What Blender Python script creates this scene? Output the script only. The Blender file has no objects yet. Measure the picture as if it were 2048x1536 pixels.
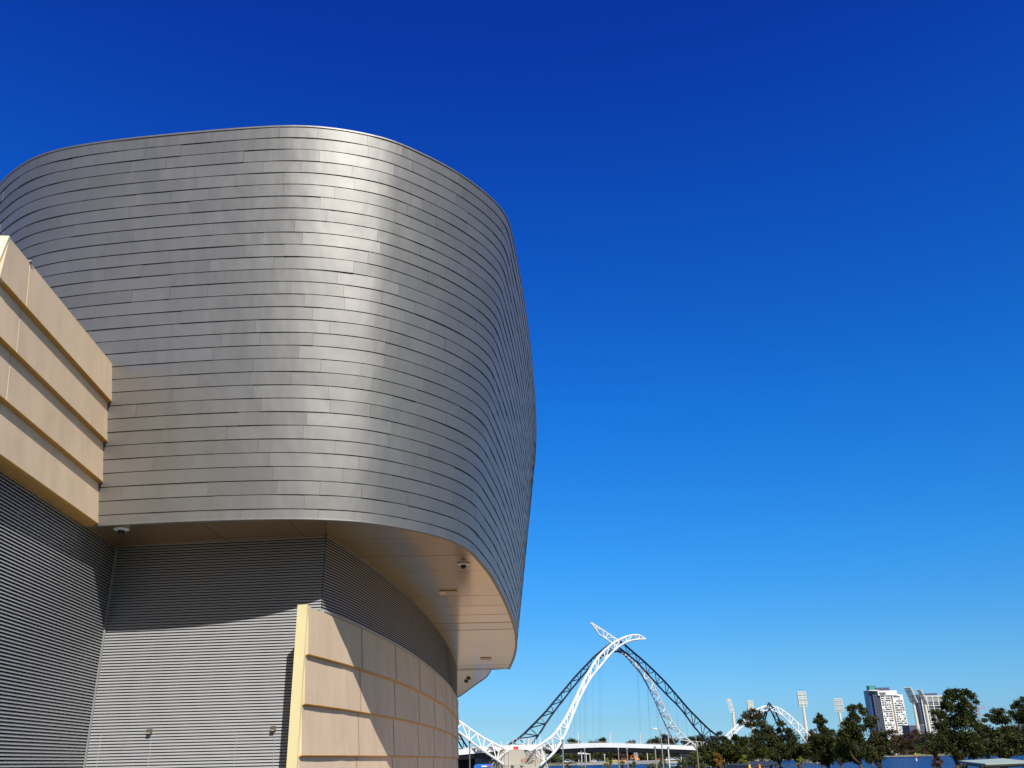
import bpy, math, random
import numpy as np
from mathutils import Vector, Matrix
random.seed(7); rng = np.random.default_rng(7)
S = bpy.context.scene
COL = S.collection
# ------------------------------------------------------------------ camera (eye is the origin, z up, Y forward)
FPX = 1800.0; PITCH = math.radians(22.7); ROLL = math.radians(1.3)
fw = np.array([0, math.cos(PITCH), math.sin(PITCH)]); u0 = np.array([0, -math.sin(PITCH), math.cos(PITCH)]); r0 = np.array([1., 0, 0])
rt = math.cos(ROLL)*r0 - math.sin(ROLL)*u0; up = math.sin(ROLL)*r0 + math.cos(ROLL)*u0
cd = bpy.data.cameras.new('camera'); cam = bpy.data.objects.new('camera', cd); COL.objects.link(cam)
cam.matrix_world = Matrix(((rt[0], up[0], -fw[0], 0), (rt[1], up[1], -fw[1], 0), (rt[2], up[2], -fw[2], 0), (0, 0, 0, 1)))
cd.sensor_width = 36; cd.lens = FPX/2048*36; cd.clip_start = 0.3; cd.clip_end = 40000
S.camera = cam
# ------------------------------------------------------------------ sky and sun
SUN = Vector((0.42, -1.055, 1.0)).normalized()
w = bpy.data.worlds.new("World"); S.world = w; w.use_nodes = True
nt = w.node_tree; nt.nodes.clear()
sky = nt.nodes.new('ShaderNodeTexSky'); sky.sky_type = 'NISHITA'; sky.sun_disc = False
sky.sun_elevation = math.asin(SUN.z); sky.sun_rotation = math.atan2(SUN.x, SUN.y)
sky.altitude = 0; sky.air_density = 1.0; sky.dust_density = 0.15; sky.ozone_density = 3.0
# the physical sky, graded by height towards the deep clear blue of the day; whiter near the sun
tcn = nt.nodes.new('ShaderNodeTexCoord'); sx = nt.nodes.new('ShaderNodeSeparateXYZ'); nt.links.new(tcn.outputs['Generated'], sx.inputs[0])
hs = nt.nodes.new('ShaderNodeHueSaturation'); hs.inputs['Saturation'].default_value = 1.25; nt.links.new(sky.outputs[0], hs.inputs['Color'])
rp = nt.nodes.new('ShaderNodeValToRGB'); nt.links.new(sx.outputs[2], rp.inputs[0])
SKYG = [(0.0, (0.2044, 0.4043, 0.7758)), (0.035, (0.193, 0.3486, 0.5847)), (0.1, (0.1876, 0.3961, 0.586)), (0.2, (0.1263, 0.4461, 0.6951)), (0.352, (0.0751, 0.4396, 0.7971)), (0.54, (0.0597, 0.3166, 0.8153)), (0.688, (0.0564, 0.2036, 0.7532))]
while len(rp.color_ramp.elements) < len(SKYG): rp.color_ramp.elements.new(.5)
for e_, (z_, c_) in zip(rp.color_ramp.elements, SKYG): e_.position = z_; e_.color = (*c_, 1)
v1 = nt.nodes.new('ShaderNodeVectorMath'); v1.operation = 'MULTIPLY'; nt.links.new(hs.outputs[0], v1.inputs[0]); nt.links.new(rp.outputs[0], v1.inputs[1])
v2 = nt.nodes.new('ShaderNodeVectorMath'); v2.operation = 'SCALE'; v2.inputs['Scale'].default_value = 2.0; nt.links.new(v1.outputs[0], v2.inputs[0])
dt = nt.nodes.new('ShaderNodeVectorMath'); dt.operation = 'DOT_PRODUCT'; dt.inputs[1].default_value = SUN; nt.links.new(tcn.outputs['Generated'], dt.inputs[0])
mr_ = nt.nodes.new('ShaderNodeMapRange'); mr_.interpolation_type = 'SMOOTHSTEP'; mr_.inputs[1].default_value = .1; mr_.inputs[2].default_value = 1.0; nt.links.new(dt.outputs['Value'], mr_.inputs[0])
h2 = nt.nodes.new('ShaderNodeHueSaturation'); h2.inputs['Saturation'].default_value = .6; h2.inputs['Value'].default_value = .5; nt.links.new(sky.outputs[0], h2.inputs['Color'])
mx_ = nt.nodes.new('ShaderNodeMix'); mx_.data_type = 'RGBA'; nt.links.new(mr_.outputs[0], mx_.inputs[0]); nt.links.new(v2.outputs[0], mx_.inputs[6]); nt.links.new(h2.outputs[0], mx_.inputs[7])
bg = nt.nodes.new('ShaderNodeBackground'); bg.inputs[1].default_value = 0.10
wo = nt.nodes.new('ShaderNodeOutputWorld'); nt.links.new(mx_.outputs[2], bg.inputs[0]); nt.links.new(bg.outputs[0], wo.inputs[0])
sl = bpy.data.lights.new('sun', 'SUN'); sl.energy = 5.0; sl.angle = math.radians(0.53); sl.color = (1.0, 0.955, 0.89)
so = bpy.data.objects.new('sun', sl); COL.objects.link(so); so.rotation_euler = SUN.to_track_quat('Z', 'Y').to_euler(); so.location = (30, -60, 60)
S.view_settings.view_transform = 'Standard'; S.view_settings.look = 'None'; S.view_settings.exposure = 0.0; S.view_settings.gamma = 1; S.view_settings.use_curve_mapping = False
S.cycles.max_bounces = 8; S.cycles.glossy_bounces = 4; S.cycles.diffuse_bounces = 4; S.cycles.transparent_max_bounces = 12
try: S.cycles.use_denoising = True
except Exception: pass

GZ = -1.65      # plaza level below the eye
WZ = -4.9       # river level
# ------------------------------------------------------------------ geometry helpers
def ray(x, y):
    return fw + rt*((x-1024)/FPX) - up*((y-768)/FPX)
def atz(x, y, z): d = ray(x, y); return d*z/d[2]
def aty(x, y, Y): d = ray(x, y); return d*Y/d[1]
def proj(p):
    p = np.asarray(p, float); c = p@fw
    return 1024+FPX*(p@rt)/c, 768-FPX*(p@up)/c
WL = {}
class MB:
    def __init__(s): s.v = []; s.f = []; s.m = []
    def add(s, vs, fs, mi=0):
        n = len(s.v); s.v += [tuple(map(float, a)) for a in vs]; s.f += [tuple(i+n for i in f) for f in fs]; s.m += [mi]*len(fs)
    def box(s, a, b, mi=0):
        x0, y0, z0 = a; x1, y1, z1 = b
        s.add([(x0,y0,z0),(x1,y0,z0),(x1,y1,z0),(x0,y1,z0),(x0,y0,z1),(x1,y0,z1),(x1,y1,z1),(x0,y1,z1)],
              [(0,3,2,1),(4,5,6,7),(0,1,5,4),(1,2,6,5),(2,3,7,6),(3,0,4,7)], mi)
    def hexa(s, p, mi=0):   # p: 4 bottom (ccw) + 4 top
        s.add(p, [(0,3,2,1),(4,5,6,7),(0,1,5,4),(1,2,6,5),(2,3,7,6),(3,0,4,7)], mi)
    def obox(s, o, ux, uy, hx, hy, z0, z1, mi=0):   # oriented box in plan
        o = np.array(o[:2], float); ux = np.array(ux[:2], float); uy = np.array(uy[:2], float)
        c = [o-ux*hx-uy*hy, o+ux*hx-uy*hy, o+ux*hx+uy*hy, o-ux*hx+uy*hy]
        s.hexa([(*q, z0) for q in c]+[(*q, z1) for q in c], mi)
    def prism(s, pts, z0, z1, mi=0):
        n = len(pts)
        s.add([(p[0], p[1], z0) for p in pts]+[(p[0], p[1], z1) for p in pts],
              [tuple(range(n))[::-1], tuple(range(n, 2*n))]+[(i, (i+1) % n, (i+1) % n+n, i+n) for i in range(n)], mi)
    def tube(s, pts, r, n=6, mi=0, cap=True):
        pts = [np.asarray(p, float) for p in pts]; k = len(pts)
        rr = r if hasattr(r, '__len__') else [r]*k
        vs = []; prev = None
        for i in range(k):
            t = pts[min(i+1, k-1)]-pts[max(i-1, 0)]; t = t/(np.linalg.norm(t)+1e-9)
            if prev is None:
                a = np.array([0, 0, 1.]) if abs(t[2]) < .9 else np.array([1., 0, 0])
                prev = np.cross(t, a)
            a = prev-t*(prev@t); a /= np.linalg.norm(a)+1e-9; prev = a; b = np.cross(t, a)
            for j in range(n):
                th = 2*math.pi*j/n; vs.append(pts[i]+(a*math.cos(th)+b*math.sin(th))*rr[i])
        fs = [(i*n+j, i*n+(j+1) % n, (i+1)*n+(j+1) % n, (i+1)*n+j) for i in range(k-1) for j in range(n)]
        if cap: fs += [tuple(range(n))[::-1], tuple(range((k-1)*n, k*n))]
        s.add(vs, fs, mi)
    def lathe(s, c, prof, n=16, mi=0):
        vs = [(c[0]+r*math.cos(2*math.pi*j/n), c[1]+r*math.sin(2*math.pi*j/n), c[2]+z) for r, z in prof for j in range(n)]
        k = len(prof); fs = [(i*n+j, i*n+(j+1) % n, (i+1)*n+(j+1) % n, (i+1)*n+j) for i in range(k-1) for j in range(n)]
        s.add(vs, fs+[tuple(range(n))[::-1], tuple(range((k-1)*n, k*n))], mi)
    def build(s, name, mats, parent=None, smooth=False, **props):
        me = bpy.data.meshes.new(name)
        off = WL.get(parent.name, (0, 0, 0)) if parent else (0, 0, 0)
        me.from_pydata([(a[0]-off[0], a[1]-off[1], a[2]-off[2]) for a in s.v], [], s.f)
        mats = mats if isinstance(mats, (list, tuple)) else [mats]
        for m in mats: me.materials.append(m)
        if len(mats) > 1: me.polygons.foreach_set('material_index', s.m)
        if smooth: me.polygons.foreach_set('use_smooth', [True]*len(s.f))
        me.update()
        o = bpy.data.objects.new(name, me); COL.objects.link(o)
        if parent: o.parent = parent; WL[o.name] = off
        for k, v in props.items(): o[k] = v
        return o
def empty(name, loc, label=None, cat=None, group=None, kind=None):
    o = bpy.data.objects.new(name, None); COL.objects.link(o); o.location = loc; o.empty_display_size = .5
    WL[o.name] = tuple(loc); tag(o, label, cat, group, kind); return o
def tag(o, label=None, cat=None, group=None, kind=None):
    if label: o['label'] = label
    if cat: o['category'] = cat
    if group: o['group'] = group
    if kind: o['kind'] = kind
    return o
def copy_tree(o, loc, scale=None, rotz=0):
    c = o.copy(); COL.objects.link(c); c.location = loc; c.rotation_euler = (0, 0, rotz)
    if scale is not None: c.scale = scale
    for ch in list(o.children):
        d = ch.copy(); COL.objects.link(d); d.parent = c
    return c
# ------------------------------------------------------------------ materials
def mat(name, col, rough=.6, metal=0., spec=.5, var=0., vscale=1., bump=0., bscale=20., coord='Object', objvar=0., coat=0., stretch=(1, 1, 1), rvar=0.):
    m = bpy.data.materials.new(name); m.use_nodes = True; n = m.node_tree; b = n.nodes['Principled BSDF']
    b.inputs['Roughness'].default_value = rough; b.inputs['Metallic'].default_value = metal
    b.inputs['Specular IOR Level'].default_value = spec; b.inputs['Base Color'].default_value = (*col, 1)
    if coat: b.inputs['Coat Weight'].default_value = coat; b.inputs['Coat Roughness'].default_value = .1
    tc = n.nodes.new('ShaderNodeTexCoord'); mp = n.nodes.new('ShaderNodeMapping'); mp.inputs['Scale'].default_value = stretch
    n.links.new(tc.outputs[coord], mp.inputs[0])
    if var or objvar:
        nz = n.nodes.new('ShaderNodeTexNoise'); nz.inputs['Scale'].default_value = vscale; nz.inputs['Detail'].default_value = 6; nz.inputs['Roughness'].default_value = .6
        n.links.new(mp.outputs[0], nz.inputs['Vector'])
        mr = n.nodes.new('ShaderNodeMapRange'); mr.inputs[1].default_value = .25; mr.inputs[2].default_value = .75
        mr.inputs[3].default_value = 1-var; mr.inputs[4].default_value = 1+var; n.links.new(nz.outputs[0], mr.inputs[0])
        oi = n.nodes.new('ShaderNodeObjectInfo'); mo = n.nodes.new('ShaderNodeMapRange'); mo.inputs[3].default_value = 1-objvar; mo.inputs[4].default_value = 1+objvar
        n.links.new(oi.outputs['Random'], mo.inputs[0])
        mu = n.nodes.new('ShaderNodeMath'); mu.operation = 'MULTIPLY'; n.links.new(mr.outputs[0], mu.inputs[0]); n.links.new(mo.outputs[0], mu.inputs[1])
        vm = n.nodes.new('ShaderNodeVectorMath'); vm.operation = 'SCALE'; vm.inputs[0].default_value = col; n.links.new(mu.outputs[0], vm.inputs['Scale'])
        n.links.new(vm.outputs[0], b.inputs['Base Color'])
        if rvar:
            mq = n.nodes.new('ShaderNodeMapRange'); mq.inputs[3].default_value = rough-rvar; mq.inputs[4].default_value = rough+rvar
            n.links.new(nz.outputs[0], mq.inputs[0]); n.links.new(mq.outputs[0], b.inputs['Roughness'])
    if bump:
        bz = n.nodes.new('ShaderNodeTexNoise'); bz.inputs['Scale'].default_value = bscale; bz.inputs['Detail'].default_value = 4
        n.links.new(mp.outputs[0], bz.inputs['Vector']); bp = n.nodes.new('ShaderNodeBump'); bp.inputs['Strength'].default_value = bump; bp.inputs['Distance'].default_value = .1
        n.links.new(bz.outputs[0], bp.inputs['Height']); n.links.new(bp.outputs[0], b.inputs['Normal'])
    return m
def foliage_mat(name, c1, c2, scale=.8):
    m = bpy.data.materials.new(name); m.use_nodes = True; n = m.node_tree; b = n.nodes['Principled BSDF']; b.inputs['Roughness'].default_value = .7; b.inputs['Specular IOR Level'].default_value = .15
    g = n.nodes.new('ShaderNodeNewGeometry'); nz = n.nodes.new('ShaderNodeTexNoise'); nz.inputs['Scale'].default_value = scale; n.links.new(g.outputs['Position'], nz.inputs['Vector'])
    ad = n.nodes.new('ShaderNodeMath'); ad.operation = 'ADD'; n.links.new(nz.outputs[0], ad.inputs[0])
    ml = n.nodes.new('ShaderNodeMath'); ml.operation = 'MULTIPLY_ADD'; ml.inputs[1].default_value = .5; ml.inputs[2].default_value = -.25; n.links.new(g.outputs['Random Per Island'], ml.inputs[0]); n.links.new(ml.outputs[0], ad.inputs[1])
    cr = n.nodes.new('ShaderNodeValToRGB'); cr.color_ramp.elements[0].position = .3; cr.color_ramp.elements[1].position = .7
    cr.color_ramp.elements[0].color = (*c1, 1); cr.color_ramp.elements[1].color = (*c2, 1); n.links.new(ad.outputs[0], cr.inputs[0]); n.links.new(cr.outputs[0], b.inputs['Base Color'])
    tr = n.nodes.new('ShaderNodeBsdfTranslucent'); n.links.new(cr.outputs[0], tr.inputs[0]); mx = n.nodes.new('ShaderNodeMixShader'); mx.inputs[0].default_value = .2
    n.links.new(b.outputs[0], mx.inputs[1]); n.links.new(tr.outputs[0], mx.inputs[2]); n.links.new(mx.outputs[0], n.nodes['Material Output'].inputs[0])
    return m
M = {}
def clad_mat():
    m = mat('brushed_zinc_panel', (.262, .256, .246), rough=.56, metal=.82, var=.05, vscale=.8, objvar=.055, bump=0)
    n = m.node_tree; b = n.nodes['Principled BSDF']
    g = n.nodes.new('ShaderNodeNewGeometry'); mp = n.nodes.new('ShaderNodeMapping'); mp.inputs['Scale'].default_value = (1, 1, .55)
    n.links.new(g.outputs['Position'], mp.inputs[0])
    a = n.nodes.new('ShaderNodeTexNoise'); a.inputs['Scale'].default_value = 1.1; a.inputs['Detail'].default_value = 2; n.links.new(mp.outputs[0], a.inputs['Vector'])
    bp = n.nodes.new('ShaderNodeBump'); bp.inputs['Strength'].default_value = .65; bp.inputs['Distance'].default_value = .05; n.links.new(a.outputs[0], bp.inputs['Height'])
    n.links.new(bp.outputs[0], b.inputs['Normal'])
    return m
M['clad'] = clad_mat()
M['clad_back'] = mat('cladding_backing', (.30, .30, .31), rough=.5, metal=.6)
M['clad_dark'] = mat('cladding_return_shade', (.03, .03, .035), rough=.7)  # near-black colour stands in for the shadow gap below each row
M['louvre'] = mat('louvre_aluminium', (.50, .505, .52), rough=.50, metal=.50, var=.04, vscale=2)
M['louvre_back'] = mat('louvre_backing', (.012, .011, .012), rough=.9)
M['trim'] = mat('corner_trim_aluminium', (.42, .42, .42), rough=.45, metal=.3)
M['beige'] = mat('sand_precast', (.74, .56, .385), rough=.85, var=.12, vscale=1.3, bump=.06, bscale=60, objvar=.05, stretch=(1, 1, .45))
M['yellow'] = mat('cream_yellow_render', (.80, .70, .38), rough=.8, var=.03, vscale=2)
M['joint'] = mat('joint_sealant', (.34, .22, .13), rough=.8)
M['cream_end'] = mat('cream_render', (.74, .66, .52), rough=.8, var=.03, vscale=2)
M['orange'] = mat('ochre_drip_edge', (.62, .33, .07), rough=.7, var=.15, vscale=5)
M['soffit'] = mat('bronze_soffit', (.74, .49, .24), rough=.15, metal=.88, var=.05, vscale=.7, objvar=.06, bump=.05, bscale=1.2, coat=.2)
M['white'] = mat('white_paint', (.78, .78, .76), rough=.5, var=.04, vscale=.3)
M['black'] = mat('dark_navy_steel_paint', (.008, .013, .032), rough=.4)
M['concrete'] = mat('pale_concrete', (.50, .46, .38), rough=.9, var=.12, vscale=.12, bump=.1, bscale=2)
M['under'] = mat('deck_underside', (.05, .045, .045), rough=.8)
M['glass'] = mat('dark_window_glass', (.03, .045, .06), rough=.12, spec=.8)
M['blueglass'] = mat('blue_curtain_glass', (.02, .07, .20), rough=.35)
M['teal'] = mat('teal_plant_screen', (.06, .26, .26), rough=.5)
M['slate'] = mat('slate_cladding', (.065, .08, .14), rough=.7)
M['grey'] = mat('grey_steel', (.30, .31, .32), rough=.5, metal=.3)
M['cream'] = mat('cream_tower_steel', (.72, .67, .55), rough=.6)
M['bark'] = mat('bark', (.075, .055, .04), rough=.9, var=.3, vscale=3)
M['paving'] = mat('plaza_paving', (.38, .31, .225), rough=.9, var=.1, vscale=.4)
M['grassg'] = mat('park_grass', (.09, .12, .04), rough=.95, var=.3, vscale=.15)
M['farland'] = mat('far_bank_ground', (.20, .19, .12), rough=.95, var=.3, vscale=.05)
M['stone'] = mat('river_wall_stone', (.36, .33, .29), rough=.9, var=.25, vscale=.6)
M['roofpale'] = mat('pale_green_roof_sheet', (.42, .50, .42), rough=.6, var=.05)
M['darksteel'] = mat('dark_brown_steel', (.04, .032, .028), rough=.6)
M['orangep'] = mat('orange_paint', (.8, .25, .03), rough=.6)
M['redp'] = mat('red_paint', (.6, .04, .03), rough=.6)
M['bluep'] = mat('bus_blue_paint', (.02, .16, .60), rough=.35, coat=.5)
M['yellowp'] = mat('yellow_paint', (.75, .5, .05), rough=.6)
M['lamp'] = mat('lamp_white_plastic', (.8, .8, .78), rough=.3)
M['domeblk'] = mat('black_dome_plastic', (.01, .01, .01), rough=.12)
M['leaf_dark'] = foliage_mat('dark_leaves', (.014, .022, .006), (.080, .086, .020))
M['leaf_she'] = foliage_mat('grey_green_needles', (.020, .027, .010), (.095, .096, .032))
M['leaf_far'] = foliage_mat('far_leaves', (.028, .034, .016), (.085, .085, .035), .15)
M['leaf_brown'] = foliage_mat('russet_leaves', (.05, .03, .018), (.14, .075, .045), .15)
M['leaf_light'] = foliage_mat('bright_leaves', (.09, .14, .02), (.26, .27, .03))
M['leaf_red'] = foliage_mat('red_tipped_leaves', (.12, .13, .02), (.38, .12, .02), 1.4)
M['leaf_grey'] = foliage_mat('grass_tree_leaves', (.06, .08, .03), (.16, .19, .07))
# water
def water():
    m = bpy.data.materials.new('river_water'); m.use_nodes = True; n = m.node_tree; b = n.nodes['Principled BSDF']
    b.inputs['Base Color'].default_value = (.006, .024, .10, 1); b.inputs['Roughness'].default_value = .3; b.inputs['IOR'].default_value = 1.33; b.inputs['Specular IOR Level'].default_value = .35
    g = n.nodes.new('ShaderNodeNewGeometry'); mp = n.nodes.new('ShaderNodeMapping'); mp.inputs['Scale'].default_value = (.25, .9, 1); n.links.new(g.outputs['Position'], mp.inputs[0])
    a = n.nodes.new('ShaderNodeTexNoise'); a.inputs['Scale'].default_value = .9; a.inputs['Detail'].default_value = 5; n.links.new(mp.outputs[0], a.inputs['Vector'])
    bp = n.nodes.new('ShaderNodeBump'); bp.inputs['Strength'].default_value = 1.0; bp.inputs['Distance'].default_value = .9; n.links.new(a.outputs[0], bp.inputs['Height']); n.links.new(bp.outputs[0], b.inputs['Normal'])
    return m
M['water'] = water()

# ------------------------------------------------------------------ setting: ground, water, far land
def sheet(name, pts, z, m, **k):
    b = MB(); b.add([(p[0], p[1], z if not callable(z) else z(p)) for p in pts], [tuple(range(len(pts)))]); o = b.build(name, m, **k); o['kind'] = 'structure'; return o
sheet('river_water', [(-9000, -300), (9000, -300), (9000, 20000), (-9000, 20000)], WZ, M['water'])
# near bank: plaza level, park slope, bank foot
b = MB(); b.prism([(-160, 30), (9, 30), (9, 135), (-160, 135)], -9, GZ); g = b.build('plaza', M['paving']); g['kind'] = 'structure'
b = MB(); b.prism([(-160, -250), (9, -250), (9, 30), (-160, 30)], -9, GZ); g = b.build('unseen_dark_forecourt', mat('unseen_dark_ground', (.065, .062, .06), rough=.9, var=.2, vscale=.5)); g['kind'] = 'structure'  # unseen dark ground, added to cut bounce light on the louvre walls
b = MB()
xs = [9, 14, 22, 40, 300]; zz = [GZ, -2.4, -3.6, -4.2, -4.3]
for i in range(4):
    b.add([(xs[i], -250, zz[i]), (xs[i+1], -250, zz[i+1]), (xs[i+1], 175-8*i, zz[i+1]), (xs[i], 175-8*(i-1) if i else 180, zz[i])], [(0, 1, 2, 3)])
    b.add([(xs[i], 175-8*(i-1) if i else 180, zz[i]), (xs[i+1], 175-8*i, zz[i+1]), (xs[i+1], 182-8*i, -7), (xs[i], 190-8*i, -7)], [(0, 1, 2, 3)])
g = b.build('park_ground', M['grassg']); g['kind'] = 'structure'
b = MB(); b.add([(-160, 135, GZ), (9, 135, GZ), (9, 182, GZ), (-40, 330, -3.8), (-300, 330, -3.8)], [(0, 1, 2, 3, 4)])
b.add([(9, 182, GZ), (-40, 330, -3.8), (-36, 334, -7), (14, 184, -7)], [(0, 3, 2, 1)]); g = b.build('construction_ground', M['farland']); g['kind'] = 'structure'
# far bank shoreline from where its waterline lies
shore_px = [(700, 1541), (900, 1536.5), (1000, 1534), (1100, 1531.5), (1180, 1530), (1270, 1528.3), (1345, 1527), (1440, 1525), (1560, 1521), (1650, 1517.5), (1780, 1514), (1890, 1511.2), (2040, 1508.5), (2300, 1503.5)]
shore = [atz(x, y, WZ) for x, y in shore_px]
b = MB(); n = len(shore)
lo = [(p[0], p[1], WZ-.5) for p in shore]; hi = [(p[0]*1.006, p[1]*1.006, -3.6) for p in shore]; far = [(p[0]*12, p[1]*12, -3.5) for p in shore]
b.add(lo+hi+far, [(i, i+1, n+i+1, n+i) for i in range(n-1)]+[(n+i, n+i+1, 2*n+i+1, 2*n+i) for i in range(n-1)])
g = b.build('far_bank_ground', M['farland']); g['kind'] = 'structure'
def shore_Y(px): 
    return float(np.interp(px, [a[0] for a in shore_px], [p[1] for p in shore]))
# stone river wall on the far bank
b = MB()
for i in range(14):
    x0 = 1153+i*17; x1 = x0+17
    def sp(x): 
        y = np.interp(x, [a[0] for a in shore_px], [a[1] for a in shore_px]); return atz(x, y, WZ)
    p, q = sp(x0), sp(x1); h = -2.2 if 1185 < x0 < 1330 else -3.0
    b.hexa([(p[0], p[1], WZ-.3), (q[0], q[1], WZ-.3), (q[0]*1.008, q[1]*1.008, WZ-.3), (p[0]*1.008, p[1]*1.008, WZ-.3), (p[0]*1.002, p[1]*1.002, h), (q[0]*1.002, q[1]*1.002, h), (q[0]*1.008, q[1]*1.008, h), (p[0]*1.008, p[1]*1.008, h)])
tag(b.build('river_wall', M['stone']), 'pale grey stone river wall along the far bank beneath the bridge deck', 'wall')

# ------------------------------------------------------------------ the metal clad building
Bp = [(-19.6, 42.5), (-19.2, 34.0), (-18.6, 30.0), (-17.5, 27.9), (-15.9, 26.1), (-14.75, 25.15), (-13.85, 24.65), (-12.3, 24.27), (-9.3, 23.92), (-7.2, 23.85), (-6.0, 23.92), (-5.25, 24.06), (-4.55, 24.27), (-3.85, 24.65), (-2.9, 25.5), (-2.3, 26.3), (-1.85, 27.05), (-1.5, 28.1), (-1.3, 29.2), (-1.0, 31.6), (-.83, 33.2), (-.5, 37.8), (-.2, 43.9), (-.06, 48.7), (-.05, 54.2), (-.21, 61.), (-.66, 69.)]
Tp = [(-21.4, 42.3), (-20.9, 33.4), (-20.2, 29.2), (-18.7, 26.8), (-16.8, 24.76), (-15.44, 23.73), (-14.38, 23.2), (-12.54, 22.77), (-9.42, 22.42), (-7.3, 22.25), (-6.0, 22.26), (-4.81, 22.54), (-4.0, 22.86), (-3.35, 23.2), (-1.87, 24.5), (-1.1, 25.5), (-.53, 26.35), (-.02, 27.5), (.12, 28.7), (.4, 31.6), (.52, 33.), (.88, 37.8), (1.2, 44.5), (1.34, 48.9), (1.42, 54.), (1.28, 61.), (1.0, 68.6)]
ZS = 6.2; ZT = 18.0
def cr(P, n=9):      # Catmull-Rom resample, same parameter for both curves
    P = [np.array(p, float) for p in P]; P = [2*P[0]-P[1]]+P+[2*P[-1]-P[-2]]; out = []
    for i in range(1, len(P)-2):
        for k in range(n):
            t = k/n; a, b_, c, d = P[i-1:i+3]
            out.append(.5*((2*b_)+(c-a)*t+(2*a-5*b_+4*c-d)*t*t+(3*b_-a-3*c+d)*t**3))
    out.append(P[-2]); return np.array(out)
CB = cr(Bp); CT = cr(Tp); NU = len(CB)
def smooth_curve(C, k=40):
    D = C.copy()
    for _ in range(k): D[1:-1] = .25*D[:-2]+.5*D[1:-1]+.25*D[2:]
    return D
CB = smooth_curve(CB); CT = smooth_curve(CT)
def plan(u, z):      # u in [0,NU-1] real
    t = (z-ZS)/(ZT-ZS); C = CB*(1-t)+CT*t
    u = np.clip(u, 0, NU-1); i = np.minimum(u.astype(int), NU-2); f = (u-i)[:, None]
    return C[i]*(1-f)+C[i+1]*f
def outn(u, z):
    d = plan(u+.5, z)-plan(u-.5, z); nn = np.stack([d[:, 1], -d[:, 0]], 1); return nn/np.linalg.norm(nn, axis=1)[:, None]
bld = empty('metal_clad_building', (-8, 30, GZ), 'large building with a curved grey metal clad drum over louvred and sand coloured walls', 'building')
drum = MB()   # backing shell behind the panels
us = np.linspace(0, NU-1, 150)
ring = []
for z in np.linspace(ZS+.03, ZT-.02, 9):
    p = plan(us, z)-outn(us, z)*.05; ring.append([(*q, z) for q in p])
m_ = len(us)
drum.add([v for r_ in ring for v in r_], [(k*m_+i, k*m_+i+1, (k+1)*m_+i+1, (k+1)*m_+i) for k in range(8) for i in range(m_-1)])
top = [(*q, ZT-.06) for q in (plan(us, ZT)-outn(us, ZT)*.04)]
drum.add(top, [tuple(range(len(top)))])
# closing end wall at the far end and the back of the drum
e0 = plan(np.array([NU-1.]), ZS)[0]; e1 = plan(np.array([NU-1.]), ZT)[0]; s0 = plan(np.array([0.]), ZS)[0]; s1 = plan(np.array([0.]), ZT)[0]
drum.add([(*e0, ZS), (-6, 70.5, ZS), (-6, 70.5, ZT-.06), (*e1, ZT-.06)], [(0, 1, 2, 3)])
drum.add([(-6, 70.5, ZS), (*s0, ZS), (*s1, ZT-.06), (-6, 70.5, ZT-.06)], [(0, 1, 2, 3)])
drum_o = drum.build('drum', M['clad_back'], bld, smooth=False)
# cladding panels
ROW = .385; rows = []; z = ZT
while z > ZS+.05: rows.append((max(z-ROW, ZS+.0), z)); z -= ROW
panels = []
uf = np.linspace(0, NU-1, 1200)
for ri, (za, zb) in enumerate(rows):
    zc = .5*(za+zb); P = plan(uf, zc); L = np.concatenate([[0], np.cumsum(np.linalg.norm(np.diff(P, axis=0), axis=1))])
    s = -random.random()*2.4
    while s < L[-1]:
        ln = random.choice([1.15, 1.5, 1.9, 2.1, 2.3, 2.45, 2.45]); a, c = max(s, 0), min(s+ln, L[-1])
        if c-a > .25: panels.append((ri, za, zb, np.interp(a+.0025, L, uf), np.interp(c-.0025, L, uf), c-a))
        s += ln
def panel_score(p):
    ri, za, zb, ua, ub, ln = p; um = np.array([.5*(ua+ub)]); c = plan(um, .5*(za+zb))[0]; nn = outn(um, .5*(za+zb))[0]
    q = np.array([c[0], c[1], .5*(za+zb)]); d = np.linalg.norm(q)
    sx, sy = proj(q)
    vis = max(0, -(nn[0]*q[0]+nn[1]*q[1]+.0)/d)
    if sx < -60: vis *= .05
    if q[0] < -11.3 and q[2] < 10.2: vis *= .02      # behind the stepped wall
    if q[0] < -11.3:                                  # hidden below the wall top
        yl = 18.0; zt = 10.75*q[1]/max(q[1]*-11.0/q[0], 1)
        if q[2] < zt*.93: vis *= .05
    return vis*ln*(zb-za)/d/d
panels.sort(key=panel_score, reverse=True)
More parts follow.
